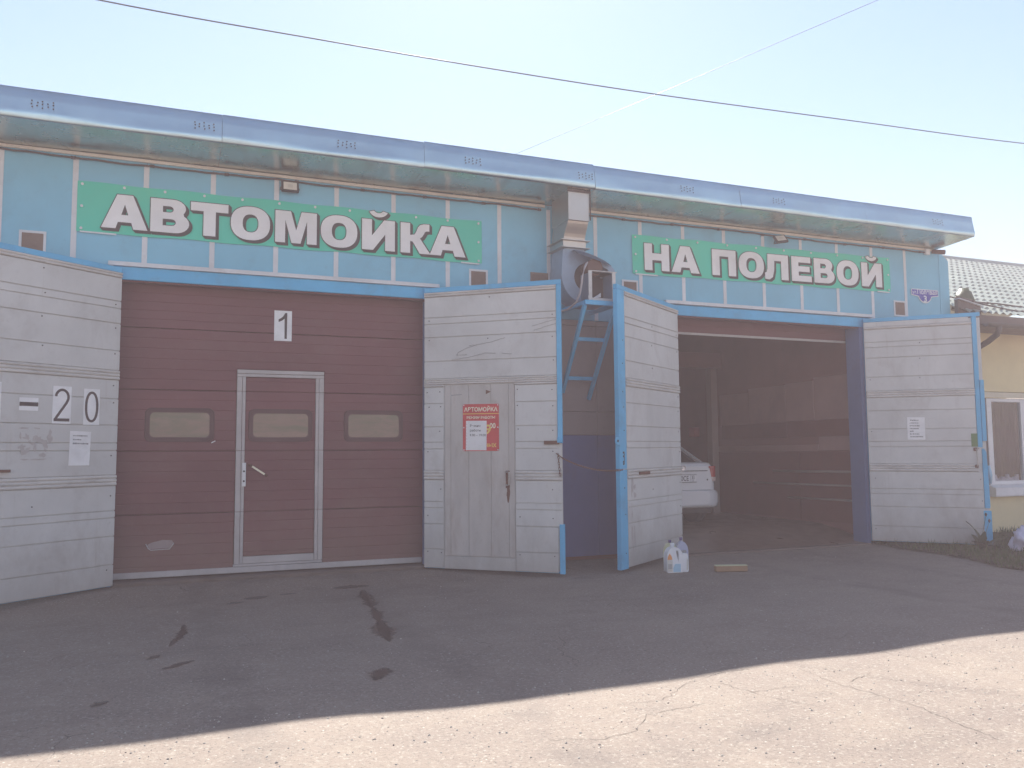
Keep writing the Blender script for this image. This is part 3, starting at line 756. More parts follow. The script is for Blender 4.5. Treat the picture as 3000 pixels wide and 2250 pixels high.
g2 = gate('L2', 'grey gate leaf with a narrow inset door and a red opening hours sign', wicket=True)
free_stile(g2, 1, 1.53, 3.51); free_stile(g2, 1, -.06, .54, 1.75, 1.815)
wd = MB(); lbox(wd, 1, .272, 1.190, .0, .003, .11, 2.285, 0); wd = wd.build('inset_door', 'wicket_board', g2)
for u0, u1 in ((.275, .352), (.3545, .588), (.5905, .88), (.8825, 1.11), (1.1125, 1.186)):
    q_ = MB(); lbox(q_, 1, u0, u1, -.011, -.0005, .118, 2.285, .002); q_.build('board', 'wicket_board', wd)
q_ = MB(); lbox(q_, 1, .266, 1.19, -.012, .0, -.05, .108, .003); q_.build('kick_panel', 'alu', g2)
q_ = MB(); lbox(q_, 1, 1.07, 1.12, -.03, -.012, .975, 1.19, .004); q_.build('handle_plate', 'rust', wd)
b = MB().tube([(1.08, -.032, 1.165), (1.115, -.052, 1.165), (1.115, -.052, 1.0), (1.08, -.032, 1.0)], .011, 6); b.build('handle', 'alu_rib', wd)
b = MB().prism([(.815, 2.222), (.882, 2.195), (.815, 2.163)], 'y', -.0135, -.0115); b.build('arrow_mark', 'rust', wd)
b = MB().prism(blob(1.10, .90, .022, .11, 0, 77, 24, .3), 'y', -.0125, -.0112); b.build('rust_run', 'rust', wd)
b = MB(); b.bar((.36, -.0125, 2.155), (.50, -.0125, 2.165), .002, .012); b.build('scratch', 'graphite', wd)
b = MB(); lbox(b, 1, 1.565, 1.76, -.04, -.012, 1.515, 1.56, .004); b.build('bolt', 'rust', g2)
b = MB(); lbox(b, 1, 1.735, 1.80, -.045, -.015, 1.535, 1.60, .004); b.build('bolt_bracket', 'blue', g2)
for pts in ([(1.735, 3.02), (1.55, 2.97), (1.42, 2.935)], [(1.735, 3.07), (1.55, 3.03), (1.40, 2.99)], [(1.07, 2.87), (.90, 2.825), (.68, 2.79), (.56, 2.755), (.45, 2.70), (.43, 2.675), (.59, 2.675)], [(.37, 2.612), (.62, 2.645), (.80, 2.685), (.97, 2.68)], [(1.03, 2.672), (1.18, 2.66)], [(.60, 2.79), (.72, 2.80)]):
    b = MB(); fine = []
    for (a, c), (d, e) in zip(pts, pts[1:]):
        for k in range(6): fine.append((a + (d - a) * k / 6 + rnd.uniform(-.003, .003), -.0138, zt_(a, c + (e - c) * k / 6) + rnd.uniform(-.003, .003)))
    b.tube(fine, .0035, 4); b.build('scratch', 'graphite', g2)

g3 = gate('L3', 'grey gate leaf with a full height bright blue edge post beside the white car', uvis=1.615)
free_stile(g3, -1, -.06, 1.19, 1.62, 1.805, y0=-.012); free_stile(g3, -1, 1.20, 3.51, 1.62, 1.805, y0=-.012)
b = MB()
lug = [(-1.79, 1.50), (-1.86, 1.50)] + [(-1.875 - .045 * math.sin(R(a)), 1.55 - .05 * math.cos(R(a))) for a in range(0, 181, 30)] + [(-1.86, 1.60), (-1.79, 1.60)]
b.prism(lug, 'y', -.02, -.004, .003); b.build('lug', 'blue', g3)
b = MB().tube([(-1.868, -.021, 1.55), (-1.868, -.026, 1.55)], .016, 10); b.build('lug_hole', 'black', g3)
b = MB()
for z in (1.40, 1.35, 1.28, 1.25): b.box(-1.725, -1.70, -.017, -.012, z - .012, z + .012)
b.bar((-1.697, -.015, 1.25), (-1.697, -.015, 1.41), .006, .006); b.build('latch_slots', 'black', g3)
b = MB(); lbox(b, -1, 1.03, 1.33, -.045, -.028, 1.115, 1.155, .004); b.build('rusty_latch', 'rust', g3)
for k in range(16):
    u, z = rr_.uniform(1.42, 1.52), rr_.uniform(.15, 1.0)
    MB().prism(blob(-u, zt_(u, z), rr_.uniform(.008, .03), rr_.uniform(.03, .10), 0, k + 60, 24, .5), 'y', -.0146 - .00005 * k, -.0138).build('stain', 'stain', g3)

g4 = gate('L4', 'grey gate leaf with a green paint patch beside the yellow house', uvis=1.66, top_plain=True)
free_stile(g4, 1, 1.45, 3.51, 1.665, 1.735); free_stile(g4, 1, -.06, .47, 1.70, 1.815)
q_ = MB(); lbox(q_, 1, 0, 1.62, -.012, 0, 3.435, 3.51, .003); q_.build('panel', 'alu', g4)
rib(g4, 1, 0, 1.66, 3.39, 3.432, 1)
q_ = MB(); lbox(q_, 1, 1.737, 1.80, -.03, .04, 1.545, 2.50, .004); q_.build('edge_plate', 'blue', g4)
q_ = MB(); q_.prism([(1.722, 1.42), (1.755, 1.42), (1.785, 1.36), (1.80, .80), (1.80, .475), (1.725, .475)], 'y', -.02, .03); q_.build('edge_plate', 'blue', g4)
q_ = MB(); lbox(q_, 1, 1.57, 1.71, -.0145, -.013, 1.46, 1.665, 0); q_.build('paint_patch', 'green_patch', g4)
b = MB().tube([(1.625, -.035, 1.42), (1.632, -.05, 1.38), (1.638, -.05, 1.18), (1.632, -.035, 1.14)], .009, 6); b.build('pull_handle', 'alu_rib', g4)
b = MB(); b.box(1.595, 1.65, -.03, -.012, 1.385, 1.44, .004); b.box(1.60, 1.655, -.03, -.012, 1.115, 1.165, .004); b.build('handle_mount', 'rust', g4)
b = MB().tube([(1.815, .0, 1.15), (1.835, .0, 1.0), (1.83, .0, .86)], [.02, .028, .018], 8); b.build('hinge_tape', 'label_blue', g4)

# ------------------------------------------------------------------ banners with cut out style lettering
H = .405
def arc(cx, cz, rx, rz, a0, a1, n=9): return [(cx + rx * math.cos(R(a0 + (a1 - a0) * k / n)), cz + rz * math.sin(R(a0 + (a1 - a0) * k / n))) for k in range(n + 1)]
def sup(cx, cz, rx, rz, n=36, e=2.35):
    o = []
    for k in range(n):
        a = 2 * math.pi * k / n; c, s = math.cos(a), math.sin(a)
        o.append((cx + rx * math.copysign(abs(c) ** (2 / e), c), cz + rz * math.copysign(abs(s) ** (2 / e), s)))
    return o
def g_O(w): return [sup(w / 2, H / 2, w / 2, H / 2 + .008), sup(w / 2, H / 2, w / 2 - .14, H / 2 - .09)]
BREVE = arc(.2175, .530, .125, .092, 195, 345, 10) + arc(.2175, .545, .066, .052, 335, 205, 8)
GL = {
 'А': [[(0, 0), (.165, H), (.335, H), (.5, 0), (.345, 0), (.322, .078), (.178, .078), (.155, 0)], [(.213, .165), (.287, .165), (.25, .29)]],
 'В': [[(0, 0), (0, H)] + arc(.25, .300, .140, .105, 90, -35, 9) + arc(.275, .118, .155, .118, 52, -90, 10), [(.135, .245), (.135, .32)] + arc(.215, .2825, .038, .0375, 90, -90, 6), [(.135, .085), (.135, .165)] + arc(.235, .125, .045, .04, 90, -90, 6)],
 'Т': [[(0, H), (.43, H), (.43, .30), (.285, .30), (.285, 0), (.145, 0), (.145, .30), (0, .30)]],
 'О': g_O(.466),
 'М': [[(0, 0), (0, H), (.19, H), (.256, .165), (.322, H), (.512, H), (.512, 0), (.39, 0), (.39, .29), (.312, 0), (.20, 0), (.122, .29), (.122, 0)]],
 'Й': [[(0, 0), (0, H), (.13, H), (.13, .19), (.29, H), (.435, H), (.435, 0), (.305, 0), (.305, .215), (.145, 0)], BREVE],
 'К': [[(0, 0), (0, H), (.13, H), (.13, .245)] + [(.19, .255), (.215, .30), (.235, .35), (.265, .388), (.32, .405), (.395, .405), (.395, .31), (.36, .31), (.335, .30), (.32, .27), (.295, .23), (.265, .205)] + [(.41, 0), (.26, 0), (.165, .155), (.13, .165), (.13, 0)]],
 'Н': [[(0, 0), (0, H), (.135, H), (.135, .26), (.295, .26), (.295, H), (.43, H), (.43, 0), (.295, 0), (.295, .155), (.135, .155), (.135, 0)]],
 'П': [[(0, 0), (0, H), (.445, H), (.445, 0), (.305, 0), (.305, .30), (.14, .30), (.14, 0)]],
 'Л': [[(0, 0), (0, .10), (.03, .112), (.05, .17), (.058, H), (.462, H), (.462, 0), (.32, 0), (.32, .30), (.19, .30), (.182, .15), (.15, .035), (.09, -.004)]],
 'Е': [[(0, 0), (0, H), (.385, H), (.385, .31), (.14, .31), (.14, .25), (.365, .25), (.365, .16), (.14, .16), (.14, .095), (.40, .095), (.40, 0)]],
}
def area(p): return sum(a[0] * b_[1] - b_[0] * a[1] for a, b_ in zip(p, p[1:] + p[:1])) / 2
def grow(p, d):
    """offset a closed outline outwards by d (inwards if negative)"""
    if area(p) < 0: p = p[::-1]
    n = len(p); out = []
    for i in range(n):
        a, b_, c = Vector(p[i - 1]), Vector(p[i]), Vector(p[(i + 1) % n])
        e1, e2 = (b_ - a).normalized(), (c - b_).normalized()
        n1, n2 = Vector((e1.y, -e1.x)), Vector((e2.y, -e2.x)); mm = n1 + n2
        k = max(.35, mm.length_squared / 2); out.append(tuple(b_ + mm / (k if k > .35 else .7) * d)[:2] if mm.length > .05 else tuple(b_))
    return out
glyphs = {}
def glyph(ch):
    if ch not in glyphs:
        sp_ = GL[ch]; face = outline_mesh(sp_, 0, .0006)
        holes = [] if ch == 'Й' else sp_[1:]
        solids = [sp_[0]] + ([sp_[1]] if ch == 'Й' else [])
        dark = bmesh.new()
        for k in range(5):
            dx = .0075 * k; mm = outline_mesh([grow(p, .0085) for p in solids] + [grow(p, -.0085) for p in holes], 0, .0002)
            mm.transform(Matrix.Translation((dx, .0008 + .0006 * k, -dx * .95))); dark.from_mesh(mm); bpy.data.meshes.remove(mm)
        dm = bpy.data.meshes.new('letter_outline'); dark.to_mesh(dm); dark.free(); glyphs[ch] = (face, dm)
    return glyphs[ch]
def banner(label, x0, x1, z0, z1, rise, letters, base, grommets, n_gr):
    root = thing('banner', label, 'banner', (x0, -.016, z0)); root.rotation_euler = (0, -math.atan2(rise, x1 - x0), 0)
    w, h = x1 - x0, z1 - z0; b = MB(); nx, nz = 60, 6; V = []
    for j in range(nz + 1):
        V.append([b.bm.verts.new((w * i / nx, .004 * math.sin(i * .9 + j * .5) * math.sin(j / nz * math.pi) + .002 * math.sin(i * .37), h * j / nz + (.006 * math.sin(i * .55) if j in (0, nz) else 0))) for i in range(nx + 1)])
    for j in range(nz):
        for i in range(nx): b.bm.faces.new((V[j][i], V[j][i + 1], V[j + 1][i + 1], V[j + 1][i]))
    b.build('sheet', 'green', root, smooth=True)
    for ch, x, wd_ in letters:
        f, d = glyph(ch); k = wd_ / max(p[0] for p in GL[ch][0])
        o = link('letter', f, 'white_vinyl', root); o.location = (x - x0, -.0125, base - z0); o.scale = (k, 1, 1)
        q_ = link('letter_outline', d, 'dark_vinyl', o)
    b = MB()
    for i in range(n_gr):
        x = .05 + (w - .1) * i / (n_gr - 1)
        for z in (h - .035, .035): 
            if z > .1 or i in (0, n_gr - 1): b.tube([(x, -.006, z), (x, -.016, z)], .016, 8)
    for x in (.05, w - .05): b.tube([(x, -.006, h / 2), (x, -.016, h / 2)], .016, 8)
    b.build('grommets', 'white_plastic', root)
    for xa, xb in ((.04, .42), (w - .30, w - .04)): MB().bar((xa, -.008, -.004), (xb, -.008, -.008), .006, .018).build('hem_tape', 'strip', root)
    return root
banner('green banner with large white lettering АВТОМОЙКА above the closed gateway', .775, 5.735, 3.985, 4.575, .006,
       [('А', 1.03, .497), ('В', 1.555, .43), ('Т', 2.0, .43), ('О', 2.459, .466), ('М', 2.987, .512), ('О', 3.549, .468), ('Й', 4.078, .436), ('К', 4.591, .41), ('А', 4.989, .507)], 4.05, 0, 12)
banner('green banner with white lettering НА ПОЛЕВОЙ above the open bay', 8.11, 13.145, 4.035, 4.62, .052,
       [('Н', 8.308, .43), ('А', 8.775, .50), ('П', 9.51, .445), ('О', 10.009, .484), ('Л', 10.51, .464), ('Е', 11.04, .402), ('В', 11.497, .425), ('О', 11.971, .468), ('Й', 12.504, .446)], 4.102, 0, 10)

# ------------------------------------------------------------------ sheets and signs on the doors and leaves
def sheet_root(name, label, cat, L, u, z, group=None, off=-.0155):
    x, s, rz = leaf_tf(L); o = thing(name, label, cat, lp(L, u, z, off), rz, group); return o
def digit_on(root, pts_or_text, w, h, size=None, sx=1.0):
    MB().box(-w / 2, w / 2, -.001, .0008, -h / 2, h / 2).build('sheet', 'paper', root)
    return root
def stroke(path, w):
    """flat thick stroke along a path in the x-z plane"""
    P = [Vector(p) for p in path]; L_, R_ = [], []
    for i, p in enumerate(P):
        d = (P[min(i + 1, len(P) - 1)] - P[max(i - 1, 0)]).normalized(); nn = Vector((-d.y, d.x)) * w / 2
        L_.append(p + nn); R_.append(p - nn)
    b = MB(); V = [[b.bm.verts.new((q_.x, -.002, q_.y)) for q_ in s_] for s_ in (L_, R_)]
    for k in range(len(P) - 1): b.bm.faces.new((V[0][k], V[0][k + 1], V[1][k + 1], V[1][k]))
    return b
GD = 'digit sheets of the opening time on the left leaf'
r2 = sheet_root('number_sheet', 'white sheet with the tall thin black digit two beside the dash', 'number sheet', 'L1', .628, 1.955, GD); digit_on(r2, 0, .195, .405)
path = arc(0, .085, .066, .078, 175, -25, 14) + [(.045, .02), (-.068, -.155)]
stroke(path, .027).build('digit', 'ink', r2); b = MB().box(-.083, .083, -.0026, -.0022, -.178, -.146); b.build('digit', 'ink', r2)
r0_ = sheet_root('number_sheet', 'white sheet with the tall thin black digit zero nearest the maroon door', 'number sheet', 'L1', .306, 1.947, GD); digit_on(r0_, 0, .178, .40)
stroke(sup(0, 0, .062, .158, 40, 2.2) + sup(0, 0, .062, .158, 40, 2.2)[:1], .027).build('digit', 'ink', r0_)
rd = sheet_root('number_sheet', 'small white sheet with a black dash between the eight and the two', 'number sheet', 'L1', .967, 1.948, GD); digit_on(rd, 0, .19, .135)
MB().box(-.093, .093, -.0026, -.0022, -.021, .021).build('dash', 'ink', rd)
r8 = sheet_root('number_sheet', 'white sheet with a black digit eight cut off by the left picture edge', 'number sheet', 'L1', 1.335, 1.956, GD); digit_on(r8, 0, .195, .415)
stroke(sup(0, .082, .058, .078, 30, 2.1) + sup(0, .082, .058, .078, 30, 2.1)[:1], .027).build('digit', 'ink', r8)
stroke(sup(0, -.080, .066, .082, 30, 2.1) + sup(0, -.080, .066, .082, 30, 2.1)[:1], .027).build('digit', 'ink', r8)
r1 = thing('number_sheet', 'white sheet with a black figure 1 near the top of the maroon door', 'number sheet', (3.126, .187, 3.031)); digit_on(r1, 0, .216, .386)
MB().prism([(.02, -.165), (.048, -.165), (.050, .165), (.025, .165), (.0, .12), (-.028, .095), (-.055, .082), (-.055, .047), (-.01, .068), (.018, .092)], 'y', -.0022, -.0018).build('digit', 'ink', r1)

def scrawl(parent, w, h, rows, seed, mat='ink_faint', x0=-.4, z0=.42, dz=.1, th=.028):
    r_ = random.Random(seed); b = MB()
    for k, (fx, fw_) in enumerate(rows):
        x = (x0 + fx) * w; z = (z0 - dz * k) * h; end = x + fw_ * w
        while x < end:
            ww = r_.uniform(.012, .022); hh = h * th * r_.uniform(.6, 1.1)
            b.box(x, min(x + ww, end), -.0022, -.0017, z - hh / 2, z + hh / 2 + r_.uniform(0, .004)); x += ww + r_.uniform(.002, .006)
    return stuff(b.build('faded_writing', mat, parent))
n1 = sheet_root('paper_notice', 'white paper notice with three faded lines under the digits on the left leaf', 'notice', 'L1', .424, 1.49); n1.rotation_euler[1] = R(1.2)
b = MB(); V = [(-.112, 0, -.189), (.112, 0, -.185), (.116, 0, .186), (-.112, 0, .189)]
g_ = []
for j in range(5):
    g_.append([b.bm.verts.new(Vector(V[0]).lerp(V[1], i / 4).lerp(Vector(V[3]).lerp(V[2], i / 4), j / 4) + Vector((0, -.002 - .007 * (i == 4) * (1 if j < 2 else .3), 0))) for i in range(5)])
for j in range(4):
    for i in range(4): b.bm.faces.new((g_[j][i], g_[j][i + 1], g_[j + 1][i + 1], g_[j + 1][i]))
b.build('sheet', 'paper', n1)
q_ = scrawl(n1, .22, .37, [(.05, .70), (.05, .42), (.05, .80)], 3, z0=.37, dz=.115, th=.035); q_.location.y = -.002
n4 = sheet_root('paper_notice', 'white paper notice with seven faded lines on the right gate leaf', 'notice', 'L4', .744, 1.755); n4.rotation_euler[1] = R(.8)
MB().box(-.135, .135, -.001, .0008, -.182, .182).build('sheet', 'paper', n4)
scrawl(n4, .27, .364, [(.08, .46), (.03, .5), (.03, .58), (.04, .52), (.04, .2), (.03, .55), (.06, .72)], 5, z0=.36, dz=.122, th=.045)

rs = sheet_root('opening_hours_sign', 'red car wash sign with opening hours on the inset door', 'sign', 'L2', .749, 1.735, off=-.0135)
W_, Hh = .472, .604
MB().prism(rrect(-W_ / 2, W_ / 2, -Hh / 2, Hh / 2, .015), 'y', -.003, 0).build('panel', 'red_sign', rs)
text('lettering', 'АВТОМОЙКА', .072, 'cream_print', rs, (0, -.0036, .208), align='CENTER', bold=.0022, sx=.93)
MB().box(-W_ / 2 + .001, W_ / 2 - .001, -.0042, -.0032, .172, .181).build('stripe', 'yellow_print', rs)
text('lettering', 'РЕЖИМ РАБОТЫ', .045, 'cream_print', rs, (0, -.0036, .112), align='CENTER', bold=.0014, sx=1.0)
text('lettering', '9', .165, 'yellow_print', rs, (.052, -.0036, -.082), bold=.004).data.name = 'numeral'
text('lettering', '00', .092, 'cream_print', rs, (.115, -.0036, -.010), bold=.0025, sx=.85)
text('lettering', 'НЫХ', .062, 'yellow_print', rs, (.20, -.0036, -.252), align='RIGHT', bold=.002, sx=1.05)
b = MB()
for x in (-W_ / 2 + .014, W_ / 2 - .014):
    for z in (-Hh / 2 + .014, 0, Hh / 2 - .014): b.tube([(x, -.003, z), (x, -.0075, z)], .008, 8)
b.build('pin', 'white_plastic', rs)
ps = sheet_root('hours_paper', 'white printed page in a plastic sleeve pinned over the red sign', 'paper page', 'L2', .689, 1.632, off=-.0195); ps.rotation_euler[1] = R(.6)
MB().box(-.135, .135, -.0006, .0010, -.188, .190).build('sleeve', 'paper', ps)
MB().box(-.112, .135, -.0024, -.0010, -.183, .183).build('page', 'white_plastic', ps)
for z, t_ in ((.112, 'Режим'), (.052, 'работы'), (-.008, '9.00 – 19.00')): text('lettering', t_, .042, 'ink', ps, (-.085, -.0029, z), bold=.0004)
b = MB()
for k in range(9): b.box(-.128, -.121, -.0014, -.0007, -.16 + .038 * k, -.154 + .038 * k)
b.build('punch_holes', 'red_sign', ps)

# house number plate
hp = thing('address_plate', 'blue address plate reading ул. Полевая 3 on the wall under the eave', 'address plate', (13.932, -.012, 4.13)); hp.rotation_euler = (0, R(-.6), 0)
def plate(d, y0, y1, mt, nm, par):
    w, zt, zb, r_ = .315 - d, .058 - d, -.052 + d, .155 - d
    pts = [(w, zb), (w, zt - .012), (w - .015, zt), (-w + .015, zt), (-w, zt - .012), (-w, zb)] + [(r_ * math.cos(R(a)), zb + r_ * .86 * math.sin(R(a))) for a in range(190, 351, 10)]
    return MB().prism(pts, 'y', y0, y1).build(nm, mt, par)
plate(0, -.003, 0, 'white_plastic', 'plate_rim', hp); plate(.012, -.005, -.0032, 'plate_blue', 'plate_face', hp)
text('lettering', 'ул.', .075, 'white_plastic', hp, (-.292, -.0056, -.022), bold=.001)
text('lettering', 'Полевая', .118, 'white_plastic', hp, (-.185, -.0056, -.028), bold=.002, sx=.98)
text('lettering', '3', .15, 'white_plastic', hp, (0, -.0056, -.160), bold=.005, sx=1.15, align='CENTER')

# ------------------------------------------------------------------ vents, lamps, camera on the facade
def vent(x, z, label, fr_mat='strip'):
    t = thing('vent_grille', label, 'vent', (x, -.002, z), 0, 'square vent grilles in the facade')
    MB().box(-.135, .135, -.008, .0, .108, .135).box(-.135, .135, -.008, .0, -.135, -.108).box(-.135, -.108, -.008, .0, -.107, .107).box(.108, .135, -.008, .0, -.107, .107).build('frame', fr_mat, t)
    MB().box(-.107, .107, -.002, 0, -.107, .107).build('backing', 'louvre', t)
    b = MB()
    for k in range(11):
        z_ = -.098 + k * .0195; b.poly([(-.106, -.004, z_ + .012), (.106, -.004, z_ + .012), (.106, -.011, z_ - .004), (-.106, -.011, z_ - .004)])
    b.build('slats', 'louvre', t)
vent(.34, 3.812, 'square brown vent left of the АВТОМОЙКА banner')
vent(5.69, 3.776, 'square brown vent below the right end of the АВТОМОЙКА banner')
vent(6.60, 3.80, 'rusty brown vent half hidden behind the blower fan', 'louvre')
vent(8.065, 3.80, 'square brown vent below the left end of the НА ПОЛЕВОЙ banner, partly behind a gate leaf')
vent(13.348, 3.818, 'square brown vent left of the address plate')

def floodlight(loc, label, rx, ry, rz, w=.215, h=.15):
    t = thing('floodlight', label, 'floodlight', loc, 0, 'floodlights over the gateways'); t.rotation_euler = (rx, ry, rz)
    MB().box(-w / 2, w / 2, .0, .035, -h / 2, h / 2, .008).build('housing', 'car_black', t)
    MB().box(-w / 2 + .026, w / 2 - .026, -.004, .004, -h / 2 + .03, h / 2 - .022, .002).build('lens', 'lamp_face', t)
    MB().box(-.03, .03, -.0075, -.0062, -.022, .022).build('emitter', 'label_grey', t)
    b = MB(); b.bar((-w / 2 - .006, .02, -.02), (-w / 2 - .006, .075, -.02), .006, .02); b.bar((w / 2 + .006, .02, -.02), (w / 2 + .006, .075, -.02), .006, .02); b.bar((-w / 2 - .008, .075, -.02), (w / 2 + .008, .075, -.02), .02, .006)
    b.build('bracket', 'car_black', t)
floodlight((3.155, -.085, 4.762), 'rectangular floodlight above the АВТОМОЙКА banner facing straight out', R(-8), 0, 0)
floodlight((10.70, -.20, 4.755), 'tilted floodlight leaning out above the НА ПОЛЕВОЙ banner', R(-38), R(-8), R(-14), .20, .17)
t = thing('security_camera', 'small red bullet camera under the right end of the eave', 'camera', (14.19, -.02, 4.862))
b = MB(); b.tube([(0, .02, .02), (0, -.06, .01)], .014, 8); b.build('arm', 'white_plastic', t)
MB().tube([(-.05, .0, .012), (.02, -.09, -.01), (.075, -.16, -.026)], [.036, .04, .042], 14).build('housing', 'rust', t)
MB().tube([(.075, -.1605, -.026), (.079, -.1665, -.0275)], .030, 14).build('lens', 'car_black', t)
t = tag(MB().box(13.955, 14.06, -.06, -.003, 4.80, 4.905, .008).build('junction_box', 'white_plastic'), 'white junction box beside the red camera under the eave', 'junction box')

# ------------------------------------------------------------------ blower fan on its bracket
fan = thing('blower_fan', 'grey blue centrifugal blower with a galvanised duct rising into the eave', 'fan', (0, 0, 0))
cx, cz = 7.10, 3.80
def spiral(r_add, n=40):
    pts = []
    for k in range(n + 1):
        a = 200 + (340) * k / n
        a = R(155 + 325 * k / n); rr = .30 + .085 * (1 - k / n) + r_add
        pts.append((cx + rr * math.cos(a), cz + rr * math.sin(a)))
    return pts
outl = [(6.745, 4.19)] + spiral(0)[2:] + [(7.075, 4.10), (7.075, 4.19)]
b = MB(); V = [[b.bm.verts.new((x, y, z)) for x, z in outl] for y in (-.50, -.14)]
for k in range(len(outl)):
    j = (k + 1) % len(outl); f = b.bm.faces.new((V[0][k], V[0][j], V[1][j], V[1][k]))
b.build('scroll_wrap', 'fan_blue', fan)
# front and back plates with the inlet hole
def plate_hole(y, r_in, nm, mt):
    n = 48; b = MB(); import_pts = []
    def edge_at(a):
        best = None
        d = Vector((math.cos(a), math.sin(a)))
        for (x0, z0), (x1, z1) in zip(outl, outl[1:] + outl[:1]):
            p, q_ = Vector((x0 - cx, z0 - cz)), Vector((x1 - cx, z1 - cz)); e = q_ - p; den = d.x * e.y - d.y * e.x
            if abs(den) < 1e-9: continue
            t_ = (p.x * e.y - p.y * e.x) / den; u_ = (p.x * d.y - p.y * d.x) / den
            if t_ > 0 and -1e-6 <= u_ <= 1 + 1e-6 and (best is None or t_ > best): best = t_
        return (best or .33) + .012
    A = [b.bm.verts.new((cx + r_in * math.cos(2 * math.pi * k / n), y, cz + r_in * math.sin(2 * math.pi * k / n))) for k in range(n)]
    B = [b.bm.verts.new((cx + edge_at(2 * math.pi * k / n) * math.cos(2 * math.pi * k / n), y, cz + edge_at(2 * math.pi * k / n) * math.sin(2 * math.pi * k / n))) for k in range(n)]
    A2 = [b.bm.verts.new((v.co.x, y + .006, v.co.z)) for v in A]; B2 = [b.bm.verts.new((v.co.x, y + .006, v.co.z)) for v in B]
    for k in range(n):
        j = (k + 1) % n
        for q_ in ((A[k], A[j], B[j], B[k]), (A2[k], B2[k], B2[j], A2[j]), (B[k], B[j], B2[j], B2[k]), (A[k], A2[k], A2[j], A[j])): b.bm.faces.new(q_)
    return b.build(nm, mt, fan)
plate_hole(-.504, .20, 'front_plate', 'fan_blue'); plate_hole(-.137, .02, 'back_plate', 'fan_blue')
MB().tube([(cx, -.49, cz), (cx, -.16, cz)], .255, 28).build('impeller', 'dark_in', fan)
MB().tube([(cx + .02, -.70, cz + .11), (cx + .02, -.50, cz + .11)], .115, 20).build('motor', 'motor', fan)
# rain hood over the motor
b = MB(); rings = []
for k in range(9):
    f = k / 8; x = 6.86 + .50 * f; zt = 4.135 - .13 * f ** 1.8
    rings.append([(x, -.505, zt + .02), (x, -.60, zt + .012), (x, -.74, zt - .075 - .02 * math.sin(f * 3.1))])
b.loft(rings, closed=False); bmesh.ops.solidify(b.bm, geom=b.bm.faces[:], thickness=.005); b.build('rain_hood', 'fan_blue', fan, smooth=True)
b = MB().prism([(7.22, 4.03), (7.36, 3.98), (7.44, 3.90), (7.46, 3.82), (7.40, 3.82), (7.33, 3.90), (7.22, 3.95)], 'y', -.66, -.52); b.build('side_cover', 'fan_blue', fan)
# square inlet box with its angle frame
b = MB(); x0, x1, z0, z1 = 7.015, 7.365, 3.455, 3.825
for (xa, za), (xb, zb) in (((x0, z0), (x0, z1)), ((x0, z1), (x1, z1)), ((x1, z1), (x1, z0)), ((x1, z0), (x0, z0))):
    b.poly([(xa, -.75, za), (xb, -.75, zb), (xb * .96 + cx * .04 - .02, -.505, zb), (xa * .96 + cx * .04 - .02, -.505, za)])
bmesh.ops.solidify(b.bm, geom=b.bm.faces[:], thickness=.004); b.build('inlet_box', 'fan_blue', fan)
MB().box(x0 + .02, x1 - .03, -.52, -.51, z0 + .02, z1 - .02).build('inlet_back', 'dark_in', fan)
b = MB().box(x0 - .03, x0 + .02, -.768, -.75, z0 - .02, z1 + .02, .002).box(x1 - .02, x1 + .03, -.768, -.75, z0 - .02, z1 + .02, .002).box(x0 + .021, x1 - .021, -.768, -.75, z0 - .02, z0 + .02, .002).box(x0 + .021, x1 + .045, -.772, -.74, z1 + .012, z1 + .022)
b.build('inlet_frame', 'alu_rib', fan)
MB().prism([(7.07, 3.475), (7.20, 3.50), (7.20, 3.56)], 'y', -.70, -.69).build('torn_sheet', 'strip', fan)
b = MB()
for z in (3.5, 3.62, 3.72): b.tube([(7.0, -.77, z), (7.0, -.775, z)], .006, 6)
b.tube([(6.985, -.76, 3.435), (6.985, -.76, 3.50)], .010, 6); b.build('bolt', 'alu_rib', fan)
# flanged duct
b = MB()
def frame_ring(z, e): return [(6.745 - e, -.50 - e, z), (7.075 + e, -.50 - e, z), (7.075 + e, -.12 + min(e, .05), z), (6.745 - e, -.12 + min(e, .05), z)]
b.loft([frame_ring(4.186, .004), frame_ring(4.196, .055), frame_ring(4.204, .055), frame_ring(4.208, .006), frame_ring(4.292, .012), frame_ring(4.297, .055), frame_ring(4.306, .055), frame_ring(4.312, 0)], smooth=False)
b.build('duct_flange', 'duct', fan)
rings = []
for k in range(17):
    f = k / 16; z = 4.31 + .66 * f
    bend = smooth01(f / .42) ; yf = -.50 - .13 * bend; yb = -.12 - .02 * bend
    if f > .42: yf = -.63 - .018 * smooth01((f - .42) / .2)
    xs_ = .0
    rings.append([(6.748 + .012 * bend, yf, z), (7.072 - .006 * bend, yf, z), (7.072 - .006 * bend, yb, z), (6.748 + .012 * bend, yb, z)])
b = MB(); b.loft(rings[:8], smooth=False); b.build('duct_elbow', 'duct', fan)
for f in fan.children[-1].data.polygons: f.use_smooth = True
fan.children[-1].data.set_sharp_from_angle(angle=R(40)) if hasattr(fan.children[-1].data, 'set_sharp_from_angle') else None
b = MB(); b.box(6.752, 7.068, -.655, -.13, 4.545, 4.975, .004); b.build('duct_top', 'duct', fan)
b = MB().box(6.735, 7.085, -.672, -.656, 4.935, 4.958).box(7.069, 7.084, -.672, -.66, 4.56, 4.934); b.build('duct_seam', 'cable', fan)

